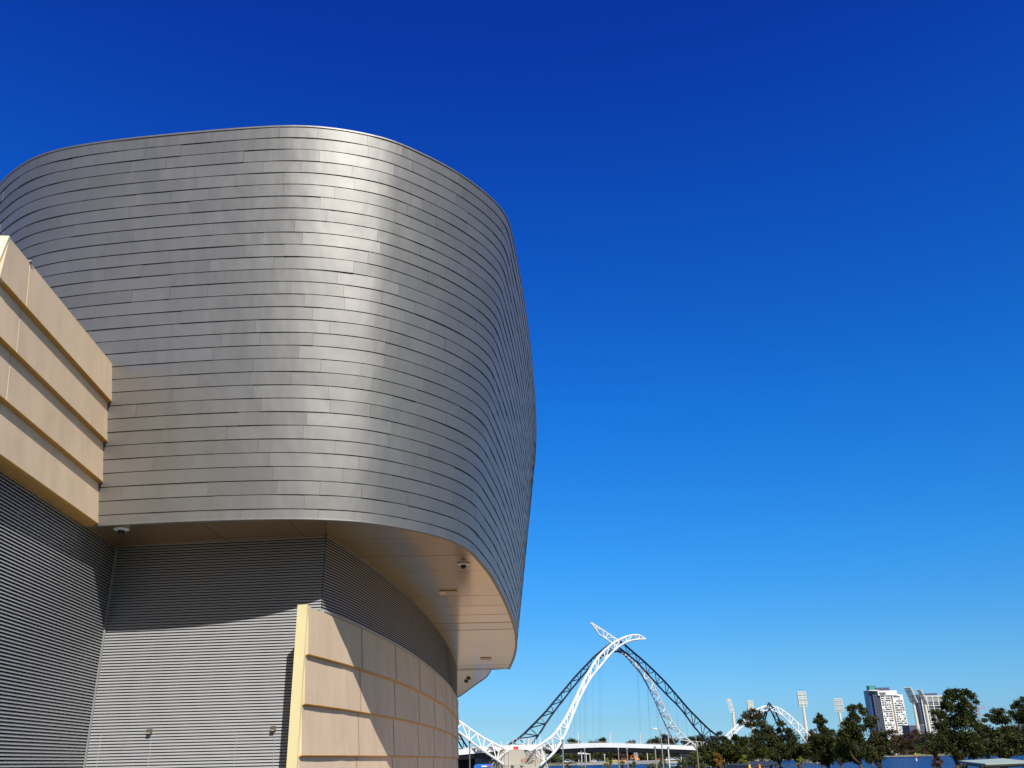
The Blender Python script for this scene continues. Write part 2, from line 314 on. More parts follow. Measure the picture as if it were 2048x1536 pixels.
def panel_mesh(mb, p):
    ri, za, zb, ua, ub, ln = p
    k = 9; u = np.linspace(ua, ub, k)
    jt = random.gauss(0, .0018); jb = random.gauss(0, .0018); jl = random.gauss(0, .0035)
    sl_ = np.linspace(-1, 1, k)*jl
    bow = (1-np.linspace(-1, 1, k)**2)*random.gauss(0, .0025)
    A = plan(u, zb-.004)+outn(u, zb)*(.001+jt+sl_+bow)[:, None] if True else 0
    B_ = plan(u, za+.010)+outn(u, za)*(.020+jb+sl_+bow)[:, None]
    C_ = plan(u, za+.014)-outn(u, za)*.03
    D_ = plan(u, zb-.006)-outn(u, zb)*.03
    va = [(*q, zb-.004) for q in A]; vb = [(*q, za+.010) for q in B_]; vc = [(*q, za+.014) for q in C_]; vd = [(*q, zb-.006) for q in D_]
    mb.add(va+vb, [(i+k, i+1+k, i+1, i) for i in range(k-1)], 0)
    mb.add(vb+vc, [(i+k, i+1+k, i+1, i) for i in range(k-1)], 1)
    em = 0 if A[0][0] < -3 else 1  # end faces on the right side coloured dark to suppress sun glare
    mb.add([va[0], vd[0], vc[0], vb[0]], [(0, 1, 2, 3)], em); mb.add([va[-1], vb[-1], vc[-1], vd[-1]], [(0, 1, 2, 3)], em)
rest = MB()
for i, p in enumerate(panels):
    if i < 300:
        mb = MB(); panel_mesh(mb, p); mb.build('cladding_panel', [M['clad'], M['clad_dark']], drum_o, smooth=True)
    else: panel_mesh(rest, p)
rest.build('remaining_cladding', [M['clad'], M['clad_dark']], drum_o, smooth=True, kind='stuff')
# coping and bottom trim of the drum
def sweep(mb, pts, prof, mi=0, closed=False):    # pts plan polyline, prof list of (out, z)
    pts = np.array(pts, float); d = np.gradient(pts, axis=0); nn = np.stack([d[:, 1], -d[:, 0]], 1); nn /= np.linalg.norm(nn, axis=1)[:, None]
    k = len(prof); vs = [(p[0]+q[0]*o_, p[1]+q[1]*o_, z_) for p, q in zip(pts, nn) for o_, z_ in prof]
    fs = [(i*k+j, (i+1)*k+j, (i+1)*k+(j+1) % k, i*k+(j+1) % k) for i in range(len(pts)-1) for j in range(k)]
    fs += [tuple(range(k)), tuple(range((len(pts)-1)*k, len(pts)*k))[::-1]]
    mb.add(vs, fs, mi)
cp = MB(); sweep(cp, plan(us, ZT), [(.025, ZT-.02), (.025, ZT+.03), (-.3, ZT+.03), (-.3, ZT-.02)]); cp.build('coping', M['clad'], bld)
cp = MB(); sweep(cp, plan(us, ZS), [(.03, ZS-.03), (.03, ZS+.012), (-.10, ZS+.012), (-.10, ZS-.03)]); cp.build('bottom_trim', M['clad'], bld)

# louvre curves
LC = [(-5.58, 26.07), (-5.37, 27.0), (-5.2, 28.02), (-4.87, 30.83), (-4.56, 34.), (-4.28, 38.3), (-4.08, 45.2), (-4.04, 53.4), (-4.24, 61.8), (-4.63, 70.8), (-5.6, 84), (-7.2, 100)]
LCs = cr(LC, 4)
LFT = [(-11.0, 14.0), (-12.0, 26.74)]; BCK = [(-12.0, 26.74), (-5.58, 26.07)]
def outn2(pts):
    pts = np.array(pts, float); d = np.gradient(pts, axis=0); nn = np.stack([d[:, 1], -d[:, 0]], 1); return nn/np.linalg.norm(nn, axis=1)[:, None]
PITCHB = .0795
def louvre_screen(name, pts, z0, z1, label):
    pts = np.array(pts, float)
    s = MB(); nn = outn2(pts); back = pts-nn*.09
    vs = [(*q, z0) for q in back]+[(*q, z1) for q in back]; k = len(pts)
    s.add(vs, [(i, i+1, k+i+1, k+i) for i in range(k-1)])
    so_ = s.build(name, M['louvre_back'], bld); so_['label'] = label
    zc = z1-.03; me = None
    while zc > z0:
        if me is None:
            mb = MB(); sweep(mb, pts, [(.031, -.029), (.036, -.026), (.034, -.020), (.004, .026), (-.001, .026)])
            o = mb.build('louvre_blade', M['louvre'], so_); me = o; base = o.location.copy()
        else:
            o = me.copy(); COL.objects.link(o)
        o.location = (base[0], base[1], base[2]+zc); zc -= PITCHB
    return so_
louvre_screen('louvre_screen', LFT, GZ, ZS, 'dark louvre screen in deep perspective under the left stepped wall')
louvre_screen('louvre_screen', BCK, GZ, ZS, 'sunlit louvre screen facing the viewer under the soffit')
louvre_screen('louvre_screen', LCs, 4.0, ZS, 'shaded curved band of louvres above the lower sand wall')
# corner trims
t = MB(); t.obox((-11.95, 26.68), (1, 0), (0, 1), .03, .03, GZ, ZS-.01); t.build('corner_trim', mat('dull_grey_trim', (.24, .24, .24), rough=.7), bld)
# sill under the curved louvre
t = MB(); sweep(t, LCs, [(.10, 3.99), (.12, 4.02), (.02, 4.09), (-.08, 4.09), (-.08, 3.99)]); t.build('sill', M['trim'], bld)

# doors outlined in the sunlit louvre screen, with lamps above
def on_back(px, py):
    d = ray(px, py); a = np.array(BCK[0]); e = np.array(BCK[1])-a; nrm = np.array([e[1], -e[0]]); k = (a@nrm)/(d[:2]@nrm); return d*k
bd = np.array(BCK[1])-np.array(BCK[0]); bd /= np.linalg.norm(bd); bn = np.array([bd[1], -bd[0]])
for px in (204, 304, 474, 551):
    p = on_back(px, 1468 if px not in (304, 551) else 1475); t = MB(); t.obox(p[:2]+bn*.034, bd, bn, .007, .006, GZ, p[2]); t.build('door_edge_strip', M['trim'], bld)
for px, py, lb in ((302, 1462, 'small brown lamp box mounted on the louvres nearer the inner corner'), (549, 1456, 'small brown lamp box mounted on the louvres beside the yellow wall end')):
    p = on_back(px, py); r = empty('wall_lamp', (p[0]+bn[0]*.02, p[1]+bn[1]*.02, p[2]), lb, 'lamp', 'lamp boxes on the louvre screen')
    t = MB(); t.obox(p[:2]+bn*.03, bd, bn, .05, .03, p[2]-.05, p[2]+.05); t.build('mount_plate', M['darksteel'], r)
    t = MB(); c = p[:2]+bn*.10
    t.obox(c, bd, bn, .06, .05, p[2]-.05, p[2]+.04); t.build('lamp_body', mat('brown_lamp', (.16, .12, .07), rough=.4, metal=.5), r)
    t = MB(); t.obox(c+bn*.02, bd, bn, .045, .04, p[2]-.065, p[2]-.052); t.build('lens', M['lamp'], r)

# stepped sand coloured panels: courses[(z0,z1)], curve pts (outer face), joints as plan parameters
def stepped_wall(name, label, pts, zs, joints, step, thick, rake=0.):
    pts = np.array(pts, float); seg = np.concatenate([[0], np.cumsum(np.linalg.norm(np.diff(pts, axis=0), axis=1))])
    def at(s): return np.stack([np.interp(s, seg, pts[:, 0]), np.interp(s, seg, pts[:, 1])], 1)
    root = MB(); core = pts-outn2(pts)*.06
    k = len(pts); inn = pts-outn2(pts)*thick
    vs = [(*q, zs[0]+.01) for q in core]+[(*q, zs[0]+.01) for q in inn]+[(*q, zs[-1]-.01) for q in core]+[(*q, zs[-1]-.01) for q in inn]
    fs = [(i, i+1, 2*k+i+1, 2*k+i) for i in range(k-1)]+[(k+i+1, k+i, 3*k+i, 3*k+i+1) for i in range(k-1)]+[(2*k+i, 2*k+i+1, 3*k+i+1, 3*k+i) for i in range(k-1)]+[(i+1, i, k+i, k+i+1) for i in range(k-1)]
    fs += [(0, 2*k, 3*k, k), (k-1, 2*k-1, 4*k-1, 3*k-1)]
    root.add(vs, fs); wo_ = root.build(name, M['beige'], bld); wo_['label'] = label
    for ci in range(len(zs)-1):
        za, zb = zs[ci], zs[ci+1]
        js = joints[ci] if isinstance(joints, dict) else joints
        js = [0]+list(js)+[seg[-1]]
        for a, c in zip(js[:-1], js[1:]):
            n_ = max(2, int((c-a)/1.2)+1); s = np.linspace(a+.016 if a else 0, c-.016, n_); P = at(s)
            d = at(np.minimum(s+.05, seg[-1]))-at(np.maximum(s-.05, 0)); nn = np.stack([d[:, 1], -d[:, 0]], 1); nn /= np.linalg.norm(nn, axis=1)[:, None]
            nib = za > zs[0]+.01 or True
            prof = [(-.055, za+.012), (step-.002, za+.045), (0.0, zb-.004), (-.055, zb-.004)]
            mb = MB(); kk = 4
            t0_ = (P[1]-P[0])/np.linalg.norm(P[1]-P[0])
            vs = [(p[0]+q[0]*o_-(t0_[0]*rake*(zs[-1]-z_) if (a == 0 and i_ == 0) else 0), p[1]+q[1]*o_-(t0_[1]*rake*(zs[-1]-z_) if (a == 0 and i_ == 0) else 0), z_) for i_, (p, q) in enumerate(zip(P, nn)) for o_, z_ in prof]
            fs = [(i*kk+j, (i+1)*kk+j, (i+1)*kk+(j+1) % kk, i*kk+(j+1) % kk) for i in range(len(P)-1) for j in range(kk)]+[tuple(range(kk)), tuple(range((len(P)-1)*kk, len(P)*kk))[::-1]]
            mb.add(vs, fs); mb.build('wall_panel', M['beige'], wo_)
        if rake == 0:
            for j_ in js[1:-1]:
                mb = MB(); sweep(mb, at(np.array([j_-.014, j_+.014])), [(-.05, za+.015), (step+.013, za+.05), (.015, zb-.006), (-.05, zb-.006)]); mb.build('joint_strip', M['joint'], wo_)
        mb = MB(); n_ = max(2, int(seg[-1]/1.2)+1); s = np.linspace(0, seg[-1]-.01, n_); P = at(s)
        sweep(mb, P, [(-.05, za-.002), (.012, za+.0), (step+.003, za+.028), (step+.003, za+.046), (step-.02, za+.046), (-.05, za+.02)])
        mb.build('drip_edge', M['orange'], wo_)
    return wo_
ld = np.array((-11.43, 23.95))-np.array((-10.93, 18.18)); ld /= np.linalg.norm(ld)
l0 = np.array((-11.03, 18.18))+ld*(16.84-18.18); l1 = np.array((-11.03, 18.18))+ld*(24.3-18.18)
lw = stepped_wall('stepped_wall', 'upper sand coloured wall of four overlapping courses running into the drum', [l0, l1], [6.2, 7.34, 8.48, 9.62, 10.76], [1.07], .115, .42, .24)
ln2 = np.array([ld[1], -ld[0]])
t = MB(); A0 = l0+ln2*.01; A1 = l0-ln2*.45; rk = ld*(-.24*(10.78-6.2)); th = -ld*.06
t.hexa([(*(A0+rk+th), 6.2), (*(A0+rk-ld*.012), 6.2), (*(A1+rk-ld*.012), 6.2), (*(A1+rk+th), 6.2), (*(A0+th), 10.80), (*(A0-ld*.012), 10.80), (*(A1-ld*.012), 10.80), (*(A1+th), 10.80)]); t.build('wall_end', M['cream_end'], bld)
t = MB(); cu = (l0+l1)/2-ln2*.17; t.obox(cu-ld*.6, ld, ln2, np.linalg.norm(l1-l0)/2+.5, .17, 6.165, 6.198); t.build('underside', M['orange'], bld)
t = MB(); c = (l0+l1)/2-ln2*.215; t.obox(c, ld, ln2, np.linalg.norm(l1-l0)/2+.0, .20, 10.758, 10.80); t.build('wall_capping', M['beige'], bld)
t = MB(); cc = l0+ld*1.07; t.obox(cc-ln2*.02, ld, ln2, .05, .06, 10.79, 10.83); t.build('fixing_plate', M['grey'], bld)
# mass of the building behind the upper stepped wall and between the screens
t = MB(); t.prism([(-30, 14), (-11.6, 14), (-12.0, 23.6), (-12.3, 25.2), (-30, 26)], 6.25, 10.70); t.build('upper_block', M['beige'], bld)
t = MB(); t.prism([(-30, 14), (-11.25, 14), (-12.2, 26.9), (-5.8, 26.35), (-5.35, 29), (-5.0, 33), (-4.5, 40), (-4.3, 46), (-4.26, 53), (-4.5, 62), (-4.9, 71), (-6, 84), (-7.6, 100), (-30, 100)], GZ, 6.17); t.build('lower_block', M['louvre_back'], bld)
# lower curved sand wall
OC = [(-5.68, 24.9)]+[tuple(p) for p in (LCs[1:]+outn2(LCs)[1:]*.06)]
OC = [(-5.68, 24.9), (-5.56, 25.5), (-5.45, 26.07)]+OC[3:]
OC = [OC[0]]+[o for o in OC[1:]]
def s_for_px(px, py):
    best = None; pts = np.array(OC); seg = np.concatenate([[0], np.cumsum(np.linalg.norm(np.diff(pts, axis=0), axis=1))])
    for s in np.linspace(0, seg[-1]*.6, 3000):
        q = (np.interp(s, seg, pts[:, 0]), np.interp(s, seg, pts[:, 1]), 3.3); x = proj(q)[0]
        if best is None or abs(x-px) < best[0]: best = (abs(x-px), s)
        if x > px: break
    return best[1]
jn = [s_for_px(x, 0) for x in (721, 789, 837, 868, 890, 904)]
jn = jn+[jn[-1]+8*k for k in range(1, 6)]
lower = stepped_wall('stepped_wall', 'lower curved sand coloured wall with ochre edges, crossed by a diagonal shadow', OC, [GZ-.2, -.95, .20, 1.45, 2.70, 3.985], jn, .085, .18)
dd = np.array(OC[1])-np.array(OC[0]); dd /= np.linalg.norm(dd); dn = np.array([dd[1], -dd[0]])
t = MB(); c = np.array(OC[0])-dd*.05-dn*.135; t.obox(c, dd, dn, .048, .140, GZ, 4.03); t.obox(c+dd*.6-dn*.02, dd, dn, .60, .11, GZ, 3.99); t.build('wall_end', M['yellow'], bld)

# soffit panels
def mitre_x(y): return -4.87+(y-24.15)*(-.71/1.92)
lcY = LCs[:, 1]; lcX = LCs[:, 0]
ebY = CB[:, 1]; ebX = CB[:, 0]
sel = np.where((CB[:, 1] > 24.16) & (CB[:, 0] > -5))[0]; eY = CB[sel, 1]; eX = CB[sel, 0]
sof = MB(); sof.prism([(-12.2, 24.3), (-12.2, 27), (-5.5, 26.4), (-4.2, 34), (-4, 45), (-3.9, 54), (-4.2, 69), (-.9, 69), (-.4, 60), (-.3, 48), (-.8, 36), (-1.6, 28.6), (-2.8, 26), (-4.5, 24.6), (-6, 24.1), (-9, 24.1)], ZS+.02, ZS+.05)
sof_o = sof.build('soffit', M['clad_dark'], bld)
yy = [24.15, 26.55]+[26.55+2.6*k for k in range(1, 17)]+[68.95]
for a, c in zip(yy[:-1], yy[1:]):
    ys = np.linspace(a+.008, c-.008, 7)
    inner = [(mitre_x(y)+.006 if y < 26.07 else np.interp(y, lcY, lcX)+.0, y) for y in ys]
    outer = [(np.interp(y, eY, eX)-.06, y) for y in ys]
    dz = random.gauss(0, .0015); dz2 = random.gauss(0, .004 if a < 40 else .010)
    mb = MB(); k = len(ys)
    def zf(j): return ZS+dz+dz2*(j/(k-1)-.5)
    vs = [(*p, zf(j)) for j, p in enumerate(inner)]+[(*p, zf(j)) for j, p in enumerate(outer)]+[(*p, ZS+.02) for p in inner]+[(*p, ZS+.02) for p in outer]
    fs = [(i, i+1, k+i+1, k+i) for i in range(k-1)]+[(0, k, 3*k, 2*k), (k-1, 3*k-1, 4*k-1, 2*k-1)]
    mb.add(vs, fs); mb.build('soffit_panel', M['soffit'], sof_o)
fx = [-12.2, -11.0, -8.6, -6.2, -4.87]
selF = np.where((CB[:, 1] < 24.4) & (CB[:, 0] > -12.6) & (CB[:, 0] < -4.6))[0]
for a, c in zip(fx[:-1], fx[1:]):
    last = c == fx[-1]
    n_ = 9; X = np.linspace(a+.006, c-.006 if not last else c, n_)
    of = [(x, np.interp(x, CB[selF, 0], CB[selF, 1])+.06) for x in X]
    bx_ = [(min(x, 99), np.interp(x, [BCK[0][0], BCK[1][0]], [BCK[0][1], BCK[1][1]])) for x in X]
    if last:   # fold onto the mitre
        bx_ = [(x, y) if x <= -5.58 else (x, 24.15+(x+4.87)*(-1.92/.71)) for x, y in bx_]
    dz = random.gauss(0, .0015); mb = MB(); k = n_
    vs = [(*p, ZS+dz) for p in of]+[(*p, ZS+dz) for p in bx_]
    mb.add(vs, [(i, k+i, k+i+1, i+1) for i in range(k-1)]); mb.build('soffit_panel', M['soffit'], sof_o)
# lower canopy beyond the drum
cpts = [(-2.03, 69.2), (-2.2, 71.4), (-2.7, 76), (-3.85, 83.2), (-4.9, 90), (-6.19, 97.9), (-9, 112)]
cc = cr(cpts, 5)
ca = MB(); ca.prism([tuple(p) for p in cc]+[(-20, 112), (-20, 71), (-4.6, 69.2)], ZS+.0, ZS+.45); can = ca.build('canopy', M['soffit'], bld)
ca = MB(); sweep(ca, cc, [(.03, ZS-.05), (.03, ZS+.5), (.005, ZS+.5), (.005, ZS-.05)]); ca.build('fascia', M['trim'], can)
# things fixed to the soffit
def dome(px, py, lb):
    p = atz(px, py, ZS-.03); r = empty('dome_camera', (p[0], p[1], ZS), lb, 'security camera', 'dome cameras under the soffit')
    t = MB(); t.lathe((p[0], p[1], ZS), [(.19, -.004), (.215, -.03), (.20, -.06), (.12, -.075)], 24); t.build('housing', M['lamp'], r, smooth=False)
    t = MB(); t.lathe((p[0], p[1], ZS-.075), [(.095, 0), (.095, -.04), (.08, -.085), (.045, -.115), (.01, -.122)], 20); t.build('dome', M['domeblk'], r, smooth=True)
dome(243, 1058, 'white dome camera on the soffit next to the inner louvre corner')
dome(927, 1128, 'white dome camera on the soffit near its curved outer edge')
p = atz(897, 1184, ZS); r = empty('soffit_light', (p[0], p[1], ZS), 'flat rectangular light fitting in the bronze soffit', 'light')
t = MB(); t.box((p[0]-.36, p[1]-.36, ZS-.05), (p[0]+.36, p[1]+.36, ZS-.012)); t.build('frame', M['beige'], r)
t = MB(); t.box((p[0]-.10, p[1]-.27, ZS-.058), (p[0]+.28, p[1]+.27, ZS-.052)); t.build('diffuser', M['soffit'], r)
p = atz(972, 1317, ZS); r = empty('soffit_light', (p[0], p[1], ZS), 'faint far light fitting in the bronze soffit above the notch', 'light')
t = MB(); t.box((p[0]-.35, p[1]-.6, ZS-.05), (p[0]+.35, p[1]+.6, ZS-.012)); t.build('frame', M['beige'], r)
for px, py, lb in ((937, 1356, 'farther from the wall'), (932.5, 1362, 'closer to the wall')):
    p = atz(px, py, ZS); t = MB(); t.box((p[0]-.14, p[1]-.6, ZS-.10), (p[0]+.14, p[1]+.6, ZS-.004)); o = t.build('downlight', M['darksteel'])
    tag(o, 'small dark downlight under the far canopy, the one '+lb, 'downlight', 'downlights under the far canopy')
# pale roof edge beyond the drum at the left border
p = aty(-22, 350, 52); r = empty('roof_fin', (p[0], p[1], GZ), 'pale grey green roof edge poking out behind the drum at far left', 'roof')
q = aty(7, 371, 52); t = MB(); t.add([(p[0]-3, 52, p[2]), (p[0], 52, p[2]), (q[0], 52, q[2]), (q[0]-.4, 52, q[2]-1.5), (p[0]-3, 52, GZ), (p[0]-3, 55, p[2]), (p[0], 55, p[2]), (q[0], 55, q[2]), (q[0]-.4, 55, q[2]-1.5), (p[0]-3, 55, GZ)],
     [(4, 3, 2, 1, 0), (5, 6, 7, 8, 9), (0, 1, 6, 5), (1, 2, 7, 6), (2, 3, 8, 7), (3, 4, 9, 8)]); t.build('roof_panel', M['roofpale'], r)

# ------------------------------------------------------------------ the bridge
PX = [700, 880, 1060, 1432, 1641, 1760]; PY = [322, 348, 385, 500, 560, 596]
def bxy(px): Y = np.interp(px, PX, PY); p = aty(px, 1519, Y); return p[:2]
def bdir(px): a = bxy(px-12); c = bxy(px+12); d = c-a; return d/np.linalg.norm(d)
def onb(px, py, off):    # point of the bridge seen at a pixel, off metres towards the far side
    d = ray(px, py); d = d/d[1]; t = bdir(px); n_ = np.array([-t[1], t[0]]); Y0 = np.interp(px, PX, PY)
    return d*(Y0+off/(n_@d[:2]))
def resamp(P, n):
    P = np.array(P, float); L = np.concatenate([[0], np.cumsum(np.linalg.norm(np.diff(P, axis=0), axis=1))]); s = np.linspace(0, L[-1], n)
    return np.stack([np.interp(s, L, P[:, k]) for k in range(P.shape[1])], 1)
q0 = bxy(1060)
br = empty('footbridge', (q0[0], q0[1], WZ), 'white and black steel footbridge with crossing trussed arches over the river', 'bridge')
def rib(name, lab, upc, loc, offs, hw, nb, m, rc=.36, rb=.17, tipm=None, tipfrac=1.0, lace=2):
    U = resamp(upc, nb); Lo = resamp(loc, nb); fr = np.linspace(0, 1, nb); off = np.interp(fr, [a[0] for a in offs], [a[1] for a in offs])
    hwv = np.interp(fr, [a[0] for a in hw], [a[1] for a in hw])
    P = [onb(u[0], u[1], o_) for u, o_ in zip(U, off)]
    A = [onb(l[0], l[1], o_-h) for l, o_, h in zip(Lo, off, hwv)]; B2 = [onb(l[0], l[1], o_+h) for l, o_, h in zip(Lo, off, hwv)]
    nt_ = int(nb*tipfrac) if tipm else nb
    ms = [m, tipm] if tipm else [m]
    c = MB()
    for seq, r_ in ((P, rc*1.15), (A, rc), (B2, rc)):
        c.tube(seq[:nt_+1] if tipm else seq, r_, 6)
        if tipm: c.tube(seq[nt_:], r_, 6, 1)
    rb_o = c.build(name, ms, br); rb_o['label'] = lab
    lc = MB()
    for i in range(nb-1):
        mi = 0 if (not tipm or i < nt_) else 1
        mm = ms[mi]
        for Q in (A, B2):
            t = MB(); t.tube([P[i], Q[i+1] if i % 2 == 0 else Q[i]], rb, 4, 0, False); t.tube([P[i+1], Q[i]] if i % 2 else [P[i+1], Q[i+1]], rb*.9, 4, 0, False); t.build('brace', mm, rb_o)
        for k in range(lace):
            f0 = k/lace; f1 = (k+1)/lace
            a0 = A[i]*(1-f0)+A[i+1]*f0; a1 = A[i]*(1-f1)+A[i+1]*f1; b0 = B2[i]*(1-f0)+B2[i+1]*f0; b1 = B2[i]*(1-f1)+B2[i+1]*f1
            lc.tube([a0, b1], rb*.8, 4, mi, False); lc.tube([b0, a1], rb*.8, 4, mi, False); lc.tube([a0, b0], rb*.8, 4, mi, False)
    lc.build('lacing', ms, rb_o, kind='stuff')
    return P, A, B2
A_up = [(1058, 1503), (1082, 1488.4), (1102, 1475), (1112, 1464.5), (1120.7, 1451.8), (1129.6, 1439.6), (1136.8, 1426), (1143, 1414), (1149.5, 1401), (1157, 1384), (1168, 1360), (1176, 1346.6), (1183.4, 1334), (1193, 1319), (1202, 1307), (1218.6, 1292.5), (1226, 1286), (1238, 1279.5), (1251, 1273.8), (1263, 1270.6), (1275.6, 1269), (1290.5, 1278)]
A_lo = [(1080, 1531), (1095, 1518), (1110, 1503), (1118, 1491.8), (1131, 1467), (1139, 1446), (1148, 1424), (1157, 1401), (1168.5, 1378.7), (1178, 1361), (1186.5, 1349), (1203.8, 1328.4), (1214.7, 1314.4), (1226.4, 1302), (1238, 1292.5), (1248.3, 1285.9), (1261.6, 1280.8), (1275.6, 1278.8), (1290.5, 1278.4)]
C_up = [(1441, 1477), (1433.2, 1470.6), (1416.3, 1457.6), (1399.3, 1440.6), (1377.2, 1418.5), (1356.4, 1393.8), (1330.3, 1363.8), (1310.8, 1344.3), (1286, 1320.8), (1266, 1304), (1247.5, 1287.8), (1232.7, 1279), (1217, 1268.3), (1200, 1257), (1182, 1246)]
C_lo = [(1432, 1506), (1416, 1487.5), (1400.6, 1468), (1386, 1451), (1372, 1431), (1356, 1411), (1343, 1399), (1318, 1373), (1290, 1342), (1273, 1323), (1252, 1306), (1238, 1295), (1224, 1285.5), (1211.6, 1277.4), (1199, 1270), (1192, 1259), (1182, 1246)]
B_up = [(1010, 1494), (1034.3, 1479.5), (1048, 1467.7), (1072.4, 1443.5), (1093.3, 1421.5), (1106.3, 1405.3), (1118.5, 1391), (1133, 1374.3), (1144.5, 1360), (1159.5, 1343.5), (1172.8, 1330), (1185, 1316.7), (1203.8, 1300.3), (1224, 1285.5), (1236, 1281)]
B_lo = [(1052, 1506), (1064, 1488), (1071.9, 1477), (1081.5, 1464), (1092, 1446), (1105, 1428), (1116.3, 1412.5), (1128.5, 1398), (1139.6, 1382), (1151.7, 1368), (1165, 1351.5), (1174, 1341), (1191, 1324), (1207, 1309.7), (1224.8, 1303.4), (1236, 1302.7)]
D_up = [(1404, 1500), (1391.5, 1491), (1385, 1486), (1368, 1473), (1351, 1453.6), (1338, 1432.8), (1325, 1407), (1312, 1382), (1304, 1362.5), (1280, 1332), (1262, 1314), (1246, 1303), (1236, 1300)]
D_lo = [(1362, 1512), (1348.5, 1485), (1338, 1464), (1325, 1436.7), (1309.5, 1400), (1294, 1369), (1279.5, 1343), (1261.6, 1323.8), (1250.6, 1310), (1236, 1303)]
PA = rib('arch_rib', 'white rib rising from the near left foot and overshooting to the right tip', A_up, A_lo, [(0, -9), (.75, -1), (1, 2)], [(0, 3.4), (.5, 2.4), (.85, 1.4), (1, .2)], 27, M['white'], .50, .25, lace=3)
PC = rib('arch_rib', 'black rib rising from the near right foot with a white overshooting tip', C_up, C_lo, [(0, -9), (.8, 1.5), (1, 3)], [(0, 3.0), (.5, 2.2), (.85, 1.5), (1, .2)], 27, M['black'], .40, .20, M['white'], .80)
PB = rib('arch_rib', 'black rib rising from the far left foot', B_up, B_lo, [(0, 9), (1, 3)], [(0, 2.6), (.6, 2.4), (1, 1.5)], 21, M['black'], .38, .20)
PD = rib('arch_rib', 'white rib rising from the far right foot', D_up, D_lo, [(0, 9), (1, 4)], [(0, 3.4), (.5, 2.6), (1, 1.2)], 20, M['white'], .42, .24, lace=3)
# smaller arches either side
E_up = [(1017, 1501), (1000, 1493.4), (967.7, 1476.8), (939.7, 1458.5), (916.6, 1441.4), (895, 1429), (872, 1422), (845, 1423), (815, 1437), (785, 1461), (755, 1490)]
E_lo = [(1007, 1529), (986, 1514), (964.4, 1500), (935.4, 1478.4), (917.2, 1463.4), (895, 1448), (872, 1440), (845, 1441), (820, 1455), (795, 1477), (770, 1500)]
rib('side_arch', 'white side arch left of the near pier', E_up, E_lo, [(0, -8), (.5, 0), (1, -7)], [(0, 2.6), (.5, 1.6), (1, 2.4)], 18, M['white'], .45, .24)
F_up = [(945, 1508), (930, 1489), (918, 1466), (900, 1446), (880, 1434), (858, 1436), (836, 1456), (815, 1486)]
F_lo = [(938, 1516), (924, 1496), (912, 1474), (896, 1455), (880, 1443), (862, 1445), (842, 1464), (822, 1494)]
rib('side_arch', 'black side arch glimpsed behind the corner of the building', F_up, F_lo, [(0, 8), (.5, 0), (1, 8)], [(0, 1.8), (.5, 1.2), (1, 1.8)], 12, M['black'], .3, .14)
G_up = [(1444, 1479), (1469.8, 1455), (1483, 1443), (1502, 1428.6), (1516.6, 1416.9), (1529.8, 1412), (1547.4, 1412), (1562, 1418.3), (1576.7, 1428.6), (1592.8, 1443.2), (1610.3, 1460.8), (1625, 1478.4), (1641, 1497)]
G_lo = [(1452, 1484), (1472, 1464), (1486, 1452), (1503, 1438), (1517, 1427), (1530, 1420.5), (1546, 1420.5), (1560, 1427), (1573, 1439), (1588, 1455), (1602, 1471), (1615, 1487), (1630, 1503)]
rib('side_arch', 'white side arch standing among the park trees', G_up, G_lo, [(0, -8), (.5, 1), (1, -8)], [(0, 2.6), (.5, 1.6), (1, 2.8)], 20, M['white'], .42, .24)
H_up = [(1516, 1492), (1522, 1458), (1529, 1428), (1533, 1411), (1537.5, 1405), (1543, 1411), (1551, 1424), (1565, 1452), (1576, 1474), (1590, 1496)]
H_lo = [(1521, 1492), (1527, 1458), (1532, 1432), (1535, 1421), (1538, 1416), (1541, 1419), (1546, 1430), (1558, 1456), (1570, 1478), (1584, 1498)]
rib('side_arch', 'black side arch peaking above the white one', H_up, H_lo, [(0, 9), (.45, -1), (1, 9)], [(0, 1.6), (.45, 2.2), (1, 1.6)], 16, M['black'], .40, .18)
# deck: near edge as seen, nine metres wide
top_px = [(760, 1503), (880, 1500.5), (918, 1499), (960, 1495), (1000, 1491.5), (1040, 1489.5), (1090, 1488.5), (1128, 1488), (1165, 1486.4), (1200, 1485.6), (1240, 1486.2), (1280, 1487.6), (1320, 1489), (1360, 1490.6), (1400, 1492.6), (1440, 1495), (1500, 1497), (1560, 1498), (1600, 1497.2), (1645, 1495.5), (1700, 1495)]
NEAR = [onb(x, y, -4.5) for x, y in top_px]
xs_ = np.linspace(760, 1700, 80)
T = [onb(x, np.interp(x, [a[0] for a in top_px], [a[1] for a in top_px]), -4.5) for x in xs_]
FR = []
for x, p in zip(xs_, T):
    t_ = bdir(x); n_ = np.array([-t_[1], t_[0]]); FR.append(np.array([p[0]+n_[0]*9, p[1]+n_[1]*9, p[2]]))
dk = MB(); k = len(T)
def strip(mb, A_, B_, mi=0): 
    n0 = len(A_); mb.add([tuple(p) for p in A_]+[tuple(p) for p in B_], [(i, i+1, n0+i+1, n0+i) for i in range(n0-1)], mi)
dz = lambda P_, h: [(p[0], p[1], p[2]+h) for p in P_]
mid = [(a+c)/2 for a, c in zip(T, FR)]
strip(dk, dz(T, -1.0), dz(FR, -1.0))
inn = [a*.86+c*.14 for a, c in zip(T, FR)]; inf = [a*.14+c*.86 for a, c in zip(T, FR)]
strip(dk, dz(T, -1.95), dz(inn, -3.6), 0); strip(dk, dz(inn, -3.6), dz(inf, -3.6)); strip(dk, dz(inf, -3.6), dz(FR, -1.95))
dk.build('deck', M['under'], br)
